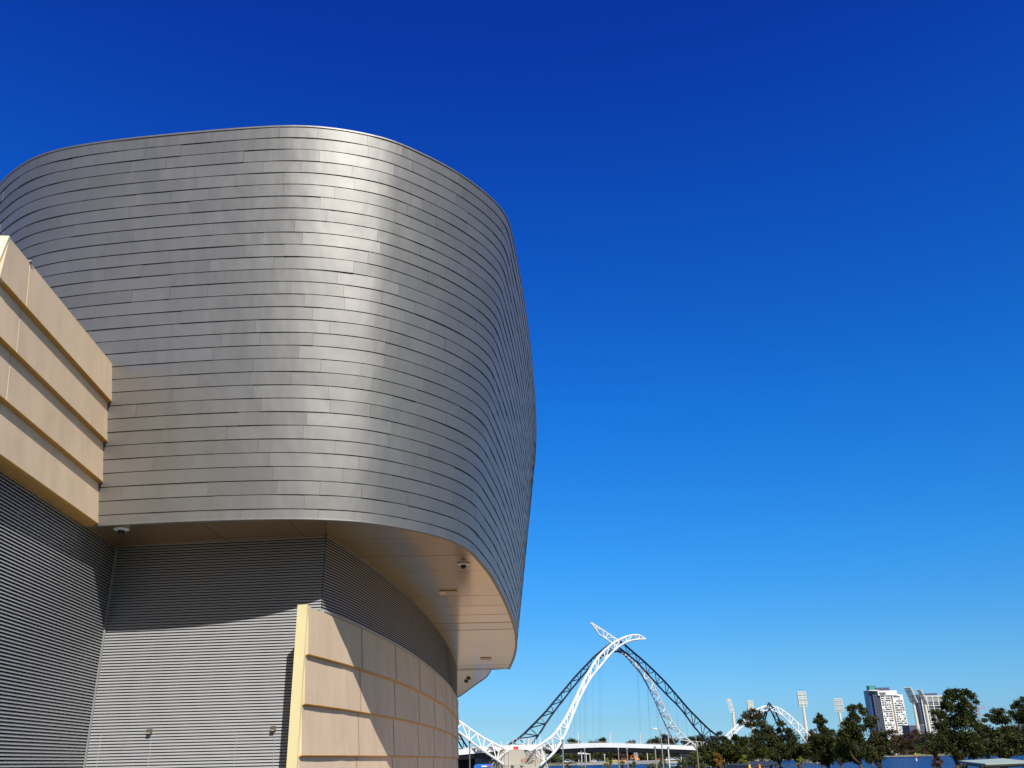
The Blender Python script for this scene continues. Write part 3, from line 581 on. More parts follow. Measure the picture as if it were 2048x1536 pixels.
for i in range(0, k-1, 3):    # fascia panels, one per bay
    j = min(i+3, k-1); f = MB(); seg = T[i:j+1]
    sg = [p.copy() for p in seg]; sg[0] = sg[0]*.985+sg[1]*.015
    outp = [(p[0]+.02, p[1]-.25, p[2]-1.85) for p in sg]
    strip(f, [tuple(p) for p in sg], outp); strip(f, [(p[0], p[1]+.25, p[2]) for p in sg], [(p[0], p[1]+.25, p[2]-1.95) for p in sg]); strip(f, outp, [(p[0], p[1]+.25, p[2]-1.97) for p in sg]); strip(f, [tuple(p) for p in sg], [(p[0], p[1]+.25, p[2]) for p in sg])
    f.build('fascia_panel', M['white'], br)
f = MB(); strip(f, [tuple(p) for p in FR], dz(FR, -1.9)); f.build('far_fascia', M['white'], br)
f = MB()
for i in range(0, k-1):
    f.tube([T[i]+[0, .3, .35], T[i+1]+[0, .3, .35]], .05, 4, 0, False); f.tube([T[i]+[0, .3, -.1], T[i]+[0, .3, .37]], .04, 4, 0, False)
f.build('handrail', M['white'], br)
# masts and U frames on the deck
for x, yt in ((1157, 1464), (1221.5, 1464.5), (1281.5, 1465), (1337.6, 1469.5), (1393.5, 1471.5), (1080, 1468), (1015, 1483), (1002, 1482), (985, 1481), (1603.5, 1483), (1634, 1484)):
    yb = np.interp(x, [a[0] for a in top_px], [a[1] for a in top_px]); p = onb(x, yb, -4.2); h = p[2]-onb(x+.0, yt, -4.2)[2]
    m_ = MB(); m_.tube([(p[0], p[1], p[2]-1), (p[0], p[1], p[2]-h)], [.24, .13], 6); m_.build('mast', M['white'], br)
for x in (1028, 1041, 1050.5, 1060, 1064, 1386.5, 1398, 1409):
    yb = np.interp(x, [a[0] for a in top_px], [a[1] for a in top_px]); p = onb(x-2, yb, 3); q = onb(x+6.5 if x < 1386 else x+5, yb, 3)
    h = 2.2; m_ = MB(); m_.tube([p-[0, 0, 1], p+[0, 0, h], q+[0, 0, h], q-[0, 0, 1]], .17, 4); m_.build('portal_frame', M['white'], br)
# hangers from the ribs down to the deck
for P_, fr_ in ((PA[1], range(8, 20, 2)), (PC[1], range(5, 19, 2)), (PB[2], range(8, 19, 3)), (PD[2], range(6, 18, 3))):
    for i in fr_:
        a = P_[i]; pr = proj(a); xx = min(max(pr[0], 1110), 1400)
        yb = np.interp(xx, [c_[0] for c_ in top_px], [c_[1] for c_ in top_px]); t_ = onb(xx+ (6 if P_ is PC[1] or P_ is PD[2] else -0), yb, -4 if P_ is PA[1] or P_ is PC[1] else 4)
        if a[2]-t_[2] < 8: continue
        m_ = MB(); m_.tube([a, t_], .035, 4, 0, False); m_.build('hanger', M['grey'], br)
# piers
def blob(px0, px1, pyt, off, depth, zb, jag):
    pts = []
    a = onb(px0, 1515, off); c = onb(px1, 1515, off); zt = onb((px0+px1)/2, pyt, off)[2]; return a, c, zt
pr_ = MB()
a, c, zt = blob(1008, 1050, 1498.5, -6, 12, WZ, 0)
t_ = bdir(1050); n_ = np.array([-t_[1], t_[0]])
def block(mb, px0, px1, pyt, off0, off1, flare=0.0):
    a = onb(px0, 1515, off0)[:2]; c = onb(px1, 1515, off0)[:2]; zt = onb((px0+px1)/2, pyt, off0)[2]; d_ = n_*(off1-off0); u_ = (c-a)/np.linalg.norm(c-a)*flare
    mb.hexa([(*(a-u_), WZ-1), (*(c+u_), WZ-1), (*(c+d_+u_), WZ-1), (*(a+d_-u_), WZ-1), (*a, zt), (*c, zt), (*(c+d_), zt), (*(a+d_), zt)])
block(pr_, 1010, 1048, 1499, -8, 9, 3.5); block(pr_, 1071, 1090, 1501, -8, 9, 3.0); pr_.build('pier', M['concrete'], br)
pr_ = MB(); block(pr_, 1047, 1072, 1507, -5, 8, .5); pr_.build('pier_recess', M['stone'], br)
pr_ = MB(); block(pr_, 1016, 1094, 1528, -11, 10, 2.); pr_.build('pile_cap', M['concrete'], br)
pr_ = MB(); block(pr_, 1424, 1446, 1502, -8, 9, 3.); block(pr_, 1478, 1506, 1503, -6, 9, 5.); pr_.build('pier', M['concrete'], br)
pr_ = MB(); block(pr_, 1632, 1640, 1500, -8, 2, 0.); pr_.build('pier', M['concrete'], br)
pr_ = MB(); block(pr_, 905, 950, 1512, 2, 5, 0.); pr_.build('abutment_shade', M['louvre_back'], br)  # block coloured near-black to paint in the shade under the deck end
# scaffold stair in the pier recess
sc_ = MB()
for y in (1503, 1506.5, 1511, 1516): 
    sc_.tube([onb(1053, y, -10), onb(1071, y, -10)], .12, 4, 0, False)
for x in (1053, 1062, 1071): sc_.tube([onb(x, 1500, -10), onb(x, 1532, -10)], .1, 4, 0, False)
sc_.build('scaffold', M['grey'], br)
p = onb(1032, 1496, -5.2); o = MB(); o.box((p[0]-1.9, p[1]-.3, p[2]-.55), (p[0]+.9, p[1]+.1, p[2]+.5)); tag(o.build('red_banner', M['redp']), 'small red banner hanging on the bridge fascia above the left pier', 'banner')

# ------------------------------------------------------------------ people in orange on the pier, very small
def worker(px, py, off, lab, mc):
    p = onb(px, py, off); r = empty('person', p, lab, 'person', 'workers on the bridge pier')
    b_ = MB(); h = 1.75
    b_.tube([(p[0]-.12, p[1], p[2]), (p[0]-.1, p[1], p[2]+.5), (p[0]-.07, p[1], p[2]+.9)], [.07, .08, .11], 6); b_.tube([(p[0]+.16, p[1]+.1, p[2]), (p[0]+.12, p[1], p[2]+.5), (p[0]+.07, p[1], p[2]+.9)], [.07, .08, .11], 6)
    b_.tube([(p[0], p[1], p[2]+1.46), (p[0], p[1], p[2]+1.55), (p[0], p[1], p[2]+1.62), (p[0], p[1], p[2]+1.78)], [.06, .09, .12, .05], 8); b_.build('body', M['darksteel'], r)
    v_ = MB(); v_.tube([(p[0], p[1], p[2]+.82), (p[0], p[1], p[2]+1.15), (p[0], p[1], p[2]+1.42), (p[0], p[1], p[2]+1.5)], [.17, .19, .22, .10], 8)
    for sgn in (-1, 1): v_.tube([(p[0]+sgn*.2, p[1], p[2]+1.42), (p[0]+sgn*.3, p[1]-.05, p[2]+1.12), (p[0]+sgn*.26, p[1]-.2, p[2]+.9)], [.08, .065, .05], 6)
    v_.build('jacket', mc, r)
worker(1044, 1527.5, -10, 'worker in a dark red jacket standing at the pier foot, left one', M['redp'])
worker(1051.5, 1527, -10, 'worker in orange standing beside the pier recess', M['orangep'])
worker(1084, 1523, -10, 'worker in an orange jacket on the right shoulder of the pier', M['orangep'])

# ------------------------------------------------------------------ far bank: towers, floodlights, trees, sheds, vehicles
def at_px(px, py, D): return aty(px, py, D)
def ground_at(px, D, z=-3.5): d = ray(px, 1510); return np.array([d[0]/d[1]*D, D, z])
def mpp(D, px): return D/(ray(px, 1450)[1])/FPX      # metres per photo pixel at a distance
def tower_block(px0, D):
    return at_px(px0, 1510, D)
# apartment tower 1
D = 1400.
def facade(root, name, m, xa, xb, ytop, off, depth, ybase=None, mw=None):
    """box whose front face is seen between px xa..xb at its top row ytop, standing on the far ground"""
    pa = at_px(xa, ytop, D+off); pb = at_px(xb, ytop, D+off); zb = -3.5 if ybase is None else at_px(xa, ybase, D+off)[2]
    b_ = MB(); b_.box((pa[0], D+off, zb), (pb[0], D+off+depth, (pa[2]+pb[2])/2)); o_ = b_.build(name, m, root); return o_, pa[0], pb[0], (pa[2]+pb[2])/2
r1 = empty('apartment_tower', (at_px(1770, 1500, D)[0], D, -3.5), 'tall white apartment tower with blue glass side and teal rooftop box', 'building')
facade(r1, 'glass_wing', M['blueglass'], 1736.5, 1745, 1381, 6, 20)
facade(r1, 'side_wall', M['slate'], 1745, 1760, 1389, 2, 24)
w1, xa1, xb1, zt1 = facade(r1, 'front_wall', M['white'], 1759.5, 1780, 1388, 0, 24)
w2, xa2, xb2, zt2 = facade(r1, 'front_wall', M['white'], 1784, 1805, 1389, 0, 22)
facade(r1, 'recess_wall', M['beige'], 1779, 1785, 1390.5, 3, 18)
facade(r1, 'crown_slab', M['white'], 1755, 1793, 1381, -1, 22, 1391)
facade(r1, 'roof_slab', M['white'], 1737, 1757, 1380, -1, 22, 1382)
facade(r1, 'canopy_fin', M['slate'], 1731, 1745, 1381.5, -2, 8, 1382.6)
facade(r1, 'penthouse', M['slate'], 1752, 1778.5, 1375, 4, 14, 1382)
facade(r1, 'plant_screen', M['teal'], 1738, 1751, 1371, 6, 12, 1381)
ww, xaw, xbw, ztw = facade(r1, 'crown_window', M['glass'], 1758, 1771, 1385, -1.3, 1, 1387.5)
facade(r1, 'crown_window', M['glass'], 1760, 1771, 1388.3, -1.3, 1, 1390)
mes = {}
def window(parent, x, y, z, wd, ht, m, name='window'):
    key = (round(wd, 1), round(ht, 1), m.name)
    if key not in mes:
        b_ = MB(); b_.box((-wd/2, -.25, -ht/2), (wd/2, .2, ht/2)); o_ = b_.build(name, m); mes[key] = o_.data
    else:
        o_ = bpy.data.objects.new(name, mes[key]); COL.objects.link(o_)
    wl = WL.get(parent.name, (0, 0, 0)); o_.parent = parent; o_.location = (x-wl[0], y-wl[1], z-wl[2])
rr = random.Random(3)
for wo_, xa, xb, zt in ((w1, xa1, xb1, zt1), (w2, xa2, xb2, zt2)):
    nf = 21; W_ = xb-xa
    for f_ in range(nf):
        z_ = zt-3.0-f_*3.05
        for c_ in range(4):
            if rr.random() < .12: continue
            wd = rr.choice([2.2, 2.8, 3.2]); window(wo_, xa+W_*(.17+.22*c_)+rr.uniform(-.3, .3), D-.0, z_, wd, 1.7, M['glass'])
            if rr.random() < .35: window(wo_, xa+W_*(.17+.22*c_)+rr.uniform(-1, 1), D-.35, z_-.2, 1.6, 1.9, M['white'], 'sliding_screen')
xs0 = at_px(1746.5, 1400, D)[0]
for f_ in range(20): window(r1, xs0+6, D+2, zt1-3.3-f_*3.05, 6.4, 1.5, M['glass'])
# apartment tower 2
r2 = empty('apartment_tower', (at_px(1860, 1500, D)[0], D, -3.5), 'shorter grey and white apartment tower half hidden behind the large park tree', 'building')
facade(r2, 'side_wall', M['slate'], 1833, 1842, 1389, 6, 20)
w3, xa3, xb3, zt3 = facade(r2, 'front_wall', mat('grey_render', (.34, .34, .34), rough=.8), 1841, 1886, 1392, 4, 24)
facade(r2, 'penthouse', M['slate'], 1846, 1874, 1386.5, 8, 14, 1393)
facade(r2, 'roof_slab', M['white'], 1841, 1886, 1391, 3, 20, 1392.6)
for f_ in range(21):
    for c_ in range(4): window(w3, xa3+(xb3-xa3)*(.14+.235*c_), D+3.9, zt3-3.2-f_*3.05, 6.2, 1.8, M['glass'] if f_ > 1 else M['grey'])
    window(r2, at_px(1837.5, 1400, D)[0], D+6, zt3-3.4-f_*3.05, 4.6, 1.5, M['glass'])
for c_ in range(5):
    b_ = MB(); xx = xa3+(xb3-xa3)*(c_/4); b_.box((xx-.5, D+3.0, -3.5), (xx+.5, D+4.2, zt3)); b_.build('pilaster', M['white'], r2)
for f_ in range(0, 21, 4):
    b_ = MB(); zz_ = zt3-1.2-f_*3.05; b_.box((xa3, D+2.8, zz_-.35), (xb3, D+4.1, zz_+.35)); b_.build('floor_band', M['white'], r2)
Dl = 1330.
pa = at_px(1818, 1451.5, Dl); pb = at_px(1848, 1451, Dl); b_ = MB(); b_.box((pa[0], Dl, -3.5), (pb[0], Dl+25, pa[2])); lo_ = b_.build('low_building', M['slate']); 
b_ = MB(); b_.box((pa[0]-.6, Dl-.8, pa[2]), (pb[0]+.6, Dl+25.5, pa[2]+.9)); o_ = b_.build('roof', M['grey'], lo_)
tag(lo_, 'low dark flat roofed building between the two apartment towers', 'building')
# sports ground floodlight towers
def floodlight(px_l, px_r, yt, yb, pxb, yb2, D_, yaw, lab, lean=0, cols=2, rws=6):
    pl = at_px(px_l, yt, D_); pr2 = at_px(px_r, yt, D_); zb = at_px((px_l+px_r)/2, yb, D_)[2]
    cx_ = at_px(pxb, yb, D_)[0]; W_ = (pr2[0]-pl[0])/max(.35, math.cos(yaw)); H_ = pl[2]-zb; base = ground_at(pxb, D_)
    r = empty('floodlight_tower', (cx_, D_, -3.5), lab, 'floodlight tower', 'floodlight towers of the sports ground')
    ca, sa = math.cos(yaw), math.sin(yaw); ux = np.array([ca, sa]); uy = np.array([-sa, ca])
    p_ = MB(); p_.tube([(cx_, D_+1.5, -3.5), (cx_, D_+1.5, zb+1)], [2.3, 1.5], 10); p_.build('mast', M['cream'], r)
    tl = math.tan(lean)
    def P3(u, w_, h): return (cx_+ux[0]*u+uy[0]*(w_-h*tl), D_+ux[1]*u+uy[1]*(w_-h*tl), zb+h)
    fr = MB()
    def bar(u0, h0, u1, h1, r_=.45): fr.tube([P3(u0, 0, h0), P3(u1, 0, h1)], r_, 4)
    for h in np.linspace(0, H_, rws+1): bar(-W_/2, h, W_/2, h)
    for u in np.linspace(-W_/2, W_/2, cols+1): bar(u, 0, u, H_)
    for u in (-W_/2, W_/2):
        fr.tube([P3(u, 2.2, 0), P3(u, 2.2, H_)], .3, 4)
        for h in np.linspace(0, H_, rws+1): fr.tube([P3(u, 0, h), P3(u, 2.2, min(h+1.5, H_))], .22, 4)
    fr.build('head_frame', M['white'], r)
    n_l = 4
    for i in range(rws):
        bk = MB()
        for c2 in range(cols):
            for j in range(n_l):
                u = -W_/2+W_*(c2+(j+.75)/(n_l+.5))/cols; h = H_*(i+.5)/rws; s_ = W_/cols/n_l*.34; hh = H_/rws*.26
                a0 = P3(u-s_, -.2, h-hh); a1 = P3(u+s_, -.2, h-hh); a2 = P3(u+s_, .5, h-hh*.6); a3 = P3(u-s_, .5, h-hh*.6)
                b0 = P3(u-s_, -.6, h+hh); b1 = P3(u+s_, -.6, h+hh); b2 = P3(u+s_, .5, h+hh); b3 = P3(u-s_, .5, h+hh)
                bk.hexa([a0, a1, a2, a3, b0, b1, b2, b3])
        bk.build('lamp_row', M['cream'] if i % 2 else M['roofpale'], r)
floodlight(1595.5, 1612, 1384, 1413, 1607, 1455, 1200, .15, 'floodlight tower with a broad white lamp grid facing the viewer')
floodlight(1669.5, 1684, 1397.5, 1423, 1679.5, 1450, 1290, -.35, 'smaller floodlight tower with a grey lamp grid between two dark trees')
floodlight(1465, 1473, 1398, 1426, 1466.5, 1480, 1180, 1.0, 'floodlight tower seen edge on left of the small white arch', -.2)
floodlight(1496, 1507, 1402, 1420, 1502, 1470, 1300, .1, 'floodlight tower head peeping over the tree at the small arch')
floodlight(1811, 1819.5, 1376, 1405, 1828, 1450, 1200, -.9, 'floodlight tower leaning beside the white apartment tower', .50)
floodlight(1842, 1847, 1380, 1406, 1851, 1450, 1280, -.95, 'floodlight tower standing against the grey apartment tower', .55)
# crane far right
p = ground_at(1976, 1300); cz = at_px(1976, 1414, 1300)[2]; r = empty('tower_crane', p, 'pale pink tower crane far behind the trees at right', 'crane')
b_ = MB()
for dx in (-1, 1):
    for dy in (-1, 1): b_.tube([(p[0]+dx, p[1]+dy, -3.5), (p[0]+dx, p[1]+dy, cz)], .25, 4)
b_.build('mast', mat('faded_red_paint', (.55, .25, .28), rough=.7), r)
b_ = MB(); b_.tube([(p[0]+10, p[1], cz-1), (p[0]-16, p[1], cz+0)], .5, 4); b_.tube([(p[0]+10, p[1], cz-1), (p[0]-1, p[1], cz+5), (p[0]-16, p[1], cz)], .25, 4); b_.build('jib', bpy.data.materials['faded_red_paint'], r)

# ------------------------------------------------------------------ trees
def leaf_mesh(name, clumps, n_per_m2, leaf, m, flat=.85, seed=0, elong=1.6, droop=0.):
    """clumps: (x,y,z,r). leaves scattered through every clump, denser at its skin."""
    g_ = np.random.default_rng(seed); V = []
    for (x, y, z, r_) in clumps:
        n_ = int(n_per_m2*4*r_*r_*g_.uniform(.45, 1.35))+6
        d = g_.normal(size=(n_, 3)); d /= np.linalg.norm(d, axis=1)[:, None]
        rad = r_*(g_.random(n_)**.5)*(1+.24*g_.normal(size=n_))
        c = np.array([x, y, z])+d*rad[:, None]*[g_.uniform(.8, 1.25), 1, flat*g_.uniform(.65, 1.15)]
        a = g_.normal(size=(n_, 3)); a[:, 2] -= droop; a /= np.linalg.norm(a, axis=1)[:, None]
        b_ = g_.normal(size=(n_, 3)); b_ -= (b_*a).sum(1)[:, None]*a; b_ /= np.linalg.norm(b_, axis=1)[:, None]
        s = leaf*(.6+.8*g_.random(n_))[:, None]
        V.append(np.stack([c-a*s*elong, c-b_*s*.6, c+a*s*elong, c+b_*s*.6], 1))
    V = np.concatenate(V).reshape(-1, 3).astype(np.float32); nq = len(V)//4
    me = bpy.data.meshes.new(name); me.vertices.add(nq*4); me.vertices.foreach_set('co', V.ravel()); me.loops.add(nq*4); me.loops.foreach_set('vertex_index', np.arange(nq*4, dtype=np.int32))
    me.polygons.add(nq); me.polygons.foreach_set('loop_start', np.arange(0, nq*4, 4, dtype=np.int32)); me.polygons.foreach_set('loop_total', np.full(nq, 4, dtype=np.int32)); me.update(); me.validate()
    me.materials.append(m); return me
def tree(px, D_, clpx, m, lab, group, leaf=.085, dens=250, trunk_px=None, zb=-4.2, seed=1, droop=0., name='tree', sub=2, elong=1.6):
    """a tree at distance D_: clumps given where they are seen (px, py, radius px)"""
    g_ = random.Random(seed); k_ = mpp(D_, px); cl = []
    if name == 'tree' and len(clpx) > 4:
        ex = []
        for _ in range(len(clpx)):
            a_, b2_ = g_.sample(clpx, 2)
            if math.hypot(a_[0]-b2_[0], a_[1]-b2_[1]) < 2.3*(a_[2]+b2_[2])/1.6 and max(a_[1], b2_[1]) > min(q[1] for q in clpx)+14: ex.append(((a_[0]+b2_[0])/2, (a_[1]+b2_[1])/2+2, (a_[2]+b2_[2])*.36))
        clpx = clpx+ex
    base = ground_at(trunk_px or px, D_, zb); r = empty(name, base, lab, 'tree' if 'shrub' not in name and 'bush' not in name else 'shrub', group)
    for (x, y, q) in clpx:
        for s_ in range(sub):
            rq = q*k_*(.75 if s_ else .9); dpt = g_.uniform(-1, 1)*q*k_*1.5
            a_ = g_.uniform(0, 6.28); ox = math.cos(a_)*q*.45*(s_ > 0); oy = math.sin(a_)*q*.45*(s_ > 0)
            p_ = at_px(x+ox, y+oy, D_+dpt); cl.append((p_[0]-base[0], p_[1]-base[1], p_[2]-base[2], rq))
    me = leaf_mesh('crown', cl, dens, leaf, m, seed=seed, droop=droop, elong=elong); o_ = bpy.data.objects.new('crown', me); COL.objects.link(o_); o_.parent = r
    t = MB(); zs_ = [c[2] for c in cl]; topz = max(zs_); low = min(zs_); cx = sum(c[0] for c in cl)/len(cl)
    H_ = topz; r0_ = max(.03*H_, .08)
    fork = np.array([cx*.35, 0, max(low*.8, .25*H_)])
    t.tube([(0, 0, -.4), (fork[0]*.4+r0_, 0, fork[2]*.5), tuple(fork)], [r0_*1.15, r0_*.9, r0_*.7], 8)
    tgt = sorted(cl, key=lambda c: -c[3])[:9]
    for c in tgt:
        e_ = np.array(c[:3]); md = fork*.5+e_*.5+np.array([g_.uniform(-.2, .2), g_.uniform(-.2, .2), -.1*H_*.3]); t.tube([fork, md, e_], [r0_*.5, r0_*.3, r0_*.1], 5)
    o2 = MB(); o2.v = [(a[0]+base[0], a[1]+base[1], a[2]+base[2]) for a in t.v]; o2.f = t.f; o2.m = t.m; o2.build('trunk', M['bark'], r, smooth=True)
    return r
G1 = 'park trees on the near river bank'
tree(1548, 120, [(1490, 1432, 11), (1503, 1424, 11), (1515, 1434, 12), (1481, 1446, 9), (1525, 1446, 13), (1500, 1448, 10), (1538, 1463, 17), (1520, 1478, 18), (1548, 1486, 22), (1510, 1494, 16), (1560, 1460, 9), (1584, 1476, 17), (1596, 1492, 13), (1570, 1500, 20), (1535, 1505, 18), (1600, 1507, 10), (1572, 1512, 14), (1560, 1446, 9), (1574, 1462, 10)],
     M['leaf_she'], 'broad loose tree standing in front of the small white arch', G1, seed=2, trunk_px=1562, dens=190)
tree(1458, 105, [(1440, 1466, 6), (1443, 1477, 9), (1455, 1484, 12), (1470, 1478, 10), (1484, 1484, 13), (1462, 1498, 20), (1440, 1500, 14), (1484, 1502, 17), (1450, 1516, 18), (1500, 1512, 16), (1476, 1520, 18), (1430, 1512, 10)], M['leaf_dark'], 'dark low tree left of the small arch, above the brown shelter roof', G1, seed=3)
tree(1648, 110, [(1639, 1434, 9), (1634, 1442, 9), (1645, 1443, 9), (1641, 1456, 12), (1654, 1462, 10), (1664, 1466, 7), (1632, 1474, 14), (1650, 1478, 17), (1662, 1487, 12), (1625, 1492, 16), (1645, 1500, 22), (1665, 1504, 14), (1630, 1512, 14), (1655, 1516, 17), (1612, 1500, 9)], M['leaf_dark'], 'narrow dark tree with a knobbly pointed top right of the white arch foot', G1, seed=4, trunk_px=1657)
tree(1712, 104, [(1700, 1417, 8), (1709, 1416, 8), (1706, 1428, 10), (1697, 1438, 8), (1714, 1436, 9), (1690, 1448, 10), (1706, 1452, 16), (1684, 1466, 12), (1700, 1472, 20), (1716, 1476, 18), (1690, 1492, 20), (1712, 1500, 24), (1680, 1503, 14), (1700, 1514, 18), (1728, 1508, 14)], M['leaf_dark'], 'tall dark tree overlapping the grey floodlight mast', G1, seed=5, trunk_px=1722)
tree(1748, 98, [(1720, 1414, 8), (1728, 1422, 9), (1735, 1436, 11), (1740, 1450, 13), (1726, 1458, 10), (1748, 1466, 14), (1756, 1480, 17), (1742, 1494, 18), (1762, 1498, 17), (1774, 1486, 10), (1750, 1512, 15), (1736, 1520, 9), (1779, 1506, 8), (1752, 1438, 7), (1766, 1468, 8)], M['leaf_she'], 'grey green wispy tree in front of the white apartment tower', G1, seed=6, trunk_px=1757, dens=230)
tree(1925, 92, [(1898, 1384, 9), (1910, 1380, 8), (1922, 1384, 10), (1934, 1384, 9), (1942, 1392, 10), (1950, 1404, 8), (1892, 1396, 10), (1908, 1398, 12), (1928, 1402, 12), (1946, 1418, 9), (1886, 1412, 11), (1902, 1416, 15), (1922, 1420, 16), (1940, 1432, 13), (1872, 1424, 9), (1885, 1432, 13), (1868, 1438, 6), (1905, 1440, 18), (1928, 1446, 18), (1948, 1452, 13), (1880, 1452, 14), (1895, 1466, 19), (1920, 1472, 22), (1946, 1474, 17), (1880, 1480, 14), (1905, 1490, 20), (1932, 1496, 22), (1956, 1492, 14), (1886, 1500, 10), (1915, 1508, 13), (1945, 1512, 11)], M['leaf_dark'], 'largest leafy tree, its branches crossing the grey apartment tower', G1, seed=7, trunk_px=1899, dens=230)
tree(2005, 84, [(1976, 1432, 6), (1968, 1441, 5), (1990, 1424, 9), (2002, 1422, 8), (1984, 1440, 9), (1998, 1438, 14), (2014, 1440, 12), (1976, 1458, 10), (1990, 1464, 16), (2012, 1462, 19), (2030, 1458, 14), (2000, 1482, 21), (2026, 1482, 21), (2046, 1478, 16), (1984, 1490, 16), (2010, 1498, 18), (2036, 1500, 16), (1976, 1502, 9), (2058, 1496, 16), (2070, 1480, 16), (2060, 1460, 12)], M['leaf_she'], 'rounded olive tree at the right border above the pale shelter roof', G1, seed=8, trunk_px=1992, dens=230)
tree(2046, 140, [(2026, 1414, 7), (2034, 1408, 8), (2046, 1402, 9), (2056, 1412, 12), (2040, 1422, 12), (2024, 1426, 9), (2062, 1430, 16), (2044, 1440, 16), (2074, 1444, 18), (2054, 1462, 18)], M['leaf_dark'], 'darker tree rising behind at the right border', G1, seed=9, trunk_px=2058)
tree(1415, 96, [(1402, 1500, 9), (1412, 1493, 8), (1420, 1503, 12), (1408, 1514, 13), (1425, 1520, 15), (1395, 1522, 12), (1440, 1528, 13)], M['leaf_dark'], 'dark rounded tree covering the right end of the bridge deck', G1, seed=10)
tree(1975, 118, [(1946, 1446, 8), (1960, 1452, 9), (1970, 1462, 12), (1962, 1480, 14), (1975, 1494, 14), (1952, 1500, 12), (1968, 1440, 5), (1972, 1430, 4)], M['leaf_dark'], 'slender dark tree filling the gap left of the olive tree', G1, seed=11, trunk_px=1948)
# shrubs and young trees in the park
tree(1592, 116, [(1584, 1488, 13), (1600, 1498, 13), (1613, 1506, 11), (1580, 1508, 15), (1618, 1492, 7), (1596, 1515, 10)], M['leaf_dark'], 'low dark tree between the small arch tree and the knobbly tree', G1, seed=12)
tree(1678, 122, [(1668, 1490, 10), (1682, 1504, 14), (1672, 1513, 12), (1690, 1516, 10), (1676, 1478, 9)], M['leaf_she'], 'low tree filling the gap between the knobbly tree and the tall dark tree', G1, seed=13)
tree(1525, 98, [(1512, 1506, 14), (1530, 1509, 14), (1546, 1510, 12), (1498, 1516, 10), (1520, 1496, 12)], M['leaf_dark'], 'low dark tree behind the brown shelter roof', G1, seed=14)
tree(1425, 118, [(1428, 1488, 8), (1440, 1496, 10), (1432, 1506, 12), (1420, 1500, 8), (1446, 1512, 12)], M['leaf_dark'], 'dark tree top where the black rib reaches the ground', G1, seed=15)
tree(1972, 106, [(1960, 1462, 11), (1974, 1468, 13), (1962, 1482, 15), (1980, 1484, 15), (1968, 1498, 15), (1984, 1502, 12), (1956, 1506, 10)], M['leaf_she'], 'grey green tree between the largest leafy tree and the olive tree', G1, seed=16, trunk_px=1974)
tree(1868, 112, [(1862, 1474, 9), (1872, 1482, 11), (1860, 1490, 10), (1874, 1496, 11), (1866, 1504, 8)], M['leaf_she'], 'small tree tucked against the left side of the largest leafy tree', G1, seed=17, trunk_px=1871)
tree(1638, 128, [(1618, 1480, 8), (1630, 1488, 11), (1645, 1492, 12), (1660, 1494, 12), (1636, 1504, 12), (1668, 1506, 11)], M['leaf_dark'], 'low dark tree behind the knobbly topped tree', G1, seed=18)
tree(1738, 124, [(1724, 1488, 12), (1740, 1494, 13), (1756, 1502, 12), (1730, 1506, 11), (1768, 1500, 9)], M['leaf_dark'], 'low dark tree behind the grey green wispy tree', G1, seed=19)
G2 = 'young trees and shrubs in the park'
SH = 'young_tree'
for (px, D_, cl, m, lab, sd) in [
    (1437, 62, [(1434, 1510, 6), (1441, 1512, 6), (1433, 1518, 7), (1442, 1520, 6), (1436, 1528, 6)], M['leaf_red'], 'small bright tree with red and yellow top in front of the dark trees', 21),
    (1486, 58, [(1488, 1513, 4), (1484, 1520, 6), (1491, 1524, 6), (1486, 1531, 7), (1480, 1527, 4)], M['leaf_light'], 'bright green young tree in front of the brown shelter roof', 22),
    (1598, 60, [(1600, 1515, 4), (1596, 1521, 5), (1604, 1520, 4), (1597, 1528, 4)], M['leaf_light'], 'yellow green young tree below the foot of the white arch', 23),
    (1872, 55, [(1868, 1520, 5), (1876, 1519, 6), (1882, 1525, 5), (1866, 1528, 5), (1876, 1530, 5)], M['leaf_brown'], 'thin brownish young tree against the blue water beside the pale roof', 24),
    (1388, 70, [(1384, 1506, 5), (1391, 1508, 6), (1382, 1515, 8), (1394, 1518, 9), (1384, 1527, 10), (1400, 1532, 10)], M['leaf_grey'], 'feathery grey green shrub left of the wooden lamp pole', 25),
    (1365, 75, [(1360, 1526, 6), (1368, 1520, 6), (1370, 1530, 8), (1356, 1534, 6)], M['leaf_grey'], 'low feathery shrub beside the small grey shelter', 26),
    (1326, 66, [(1322, 1519, 3.5), (1328, 1522, 4.5), (1322, 1527, 5), (1332, 1529, 4)], M['leaf_light'], 'yellow tipped young tree under the right half of the bridge deck', 27),
    (1300, 80, [(1296, 1532, 5), (1305, 1530, 7), (1314, 1533, 7), (1320, 1534, 6)], M['leaf_grey'], 'green shrub top just above the lower border under the deck', 28),
    (1218, 66, [(1214, 1520, 3.5), (1220, 1524, 5), (1212, 1529, 4.5), (1222, 1531, 4)], M['leaf_light'], 'yellow and green young tree under the left half of the deck', 29),
    (1243, 78, [(1240, 1528, 4), (1246, 1525, 3.5), (1244, 1533, 5)], M['leaf_light'], 'light green sapling just right of the yellow green young tree', 30),
    (1262, 90, [(1260, 1530, 5), (1268, 1527, 5), (1266, 1534, 6)], M['leaf_grey'], 'dull green shrub between two lamp poles under the deck', 31),
    (1137, 78, [(1134, 1531, 3), (1140, 1534, 4)], M['leaf_brown'], 'brown topped sapling beside the leftmost deck lamp pole', 32),
    (1162, 84, [(1162, 1535, 4), (1170, 1535, 4)], M['leaf_grey'], 'tip of a green shrub at the lower border near two thin poles', 33),
    (1028, 90, [(1024, 1534, 4), (1044, 1533, 3)], M['leaf_grey'], 'small green shrub tip below the concrete pier', 34)]:
    tree(px, D_, cl, m, lab, G2, leaf=.05, dens=420, seed=sd, name=SH, zb=-4.0, sub=2)
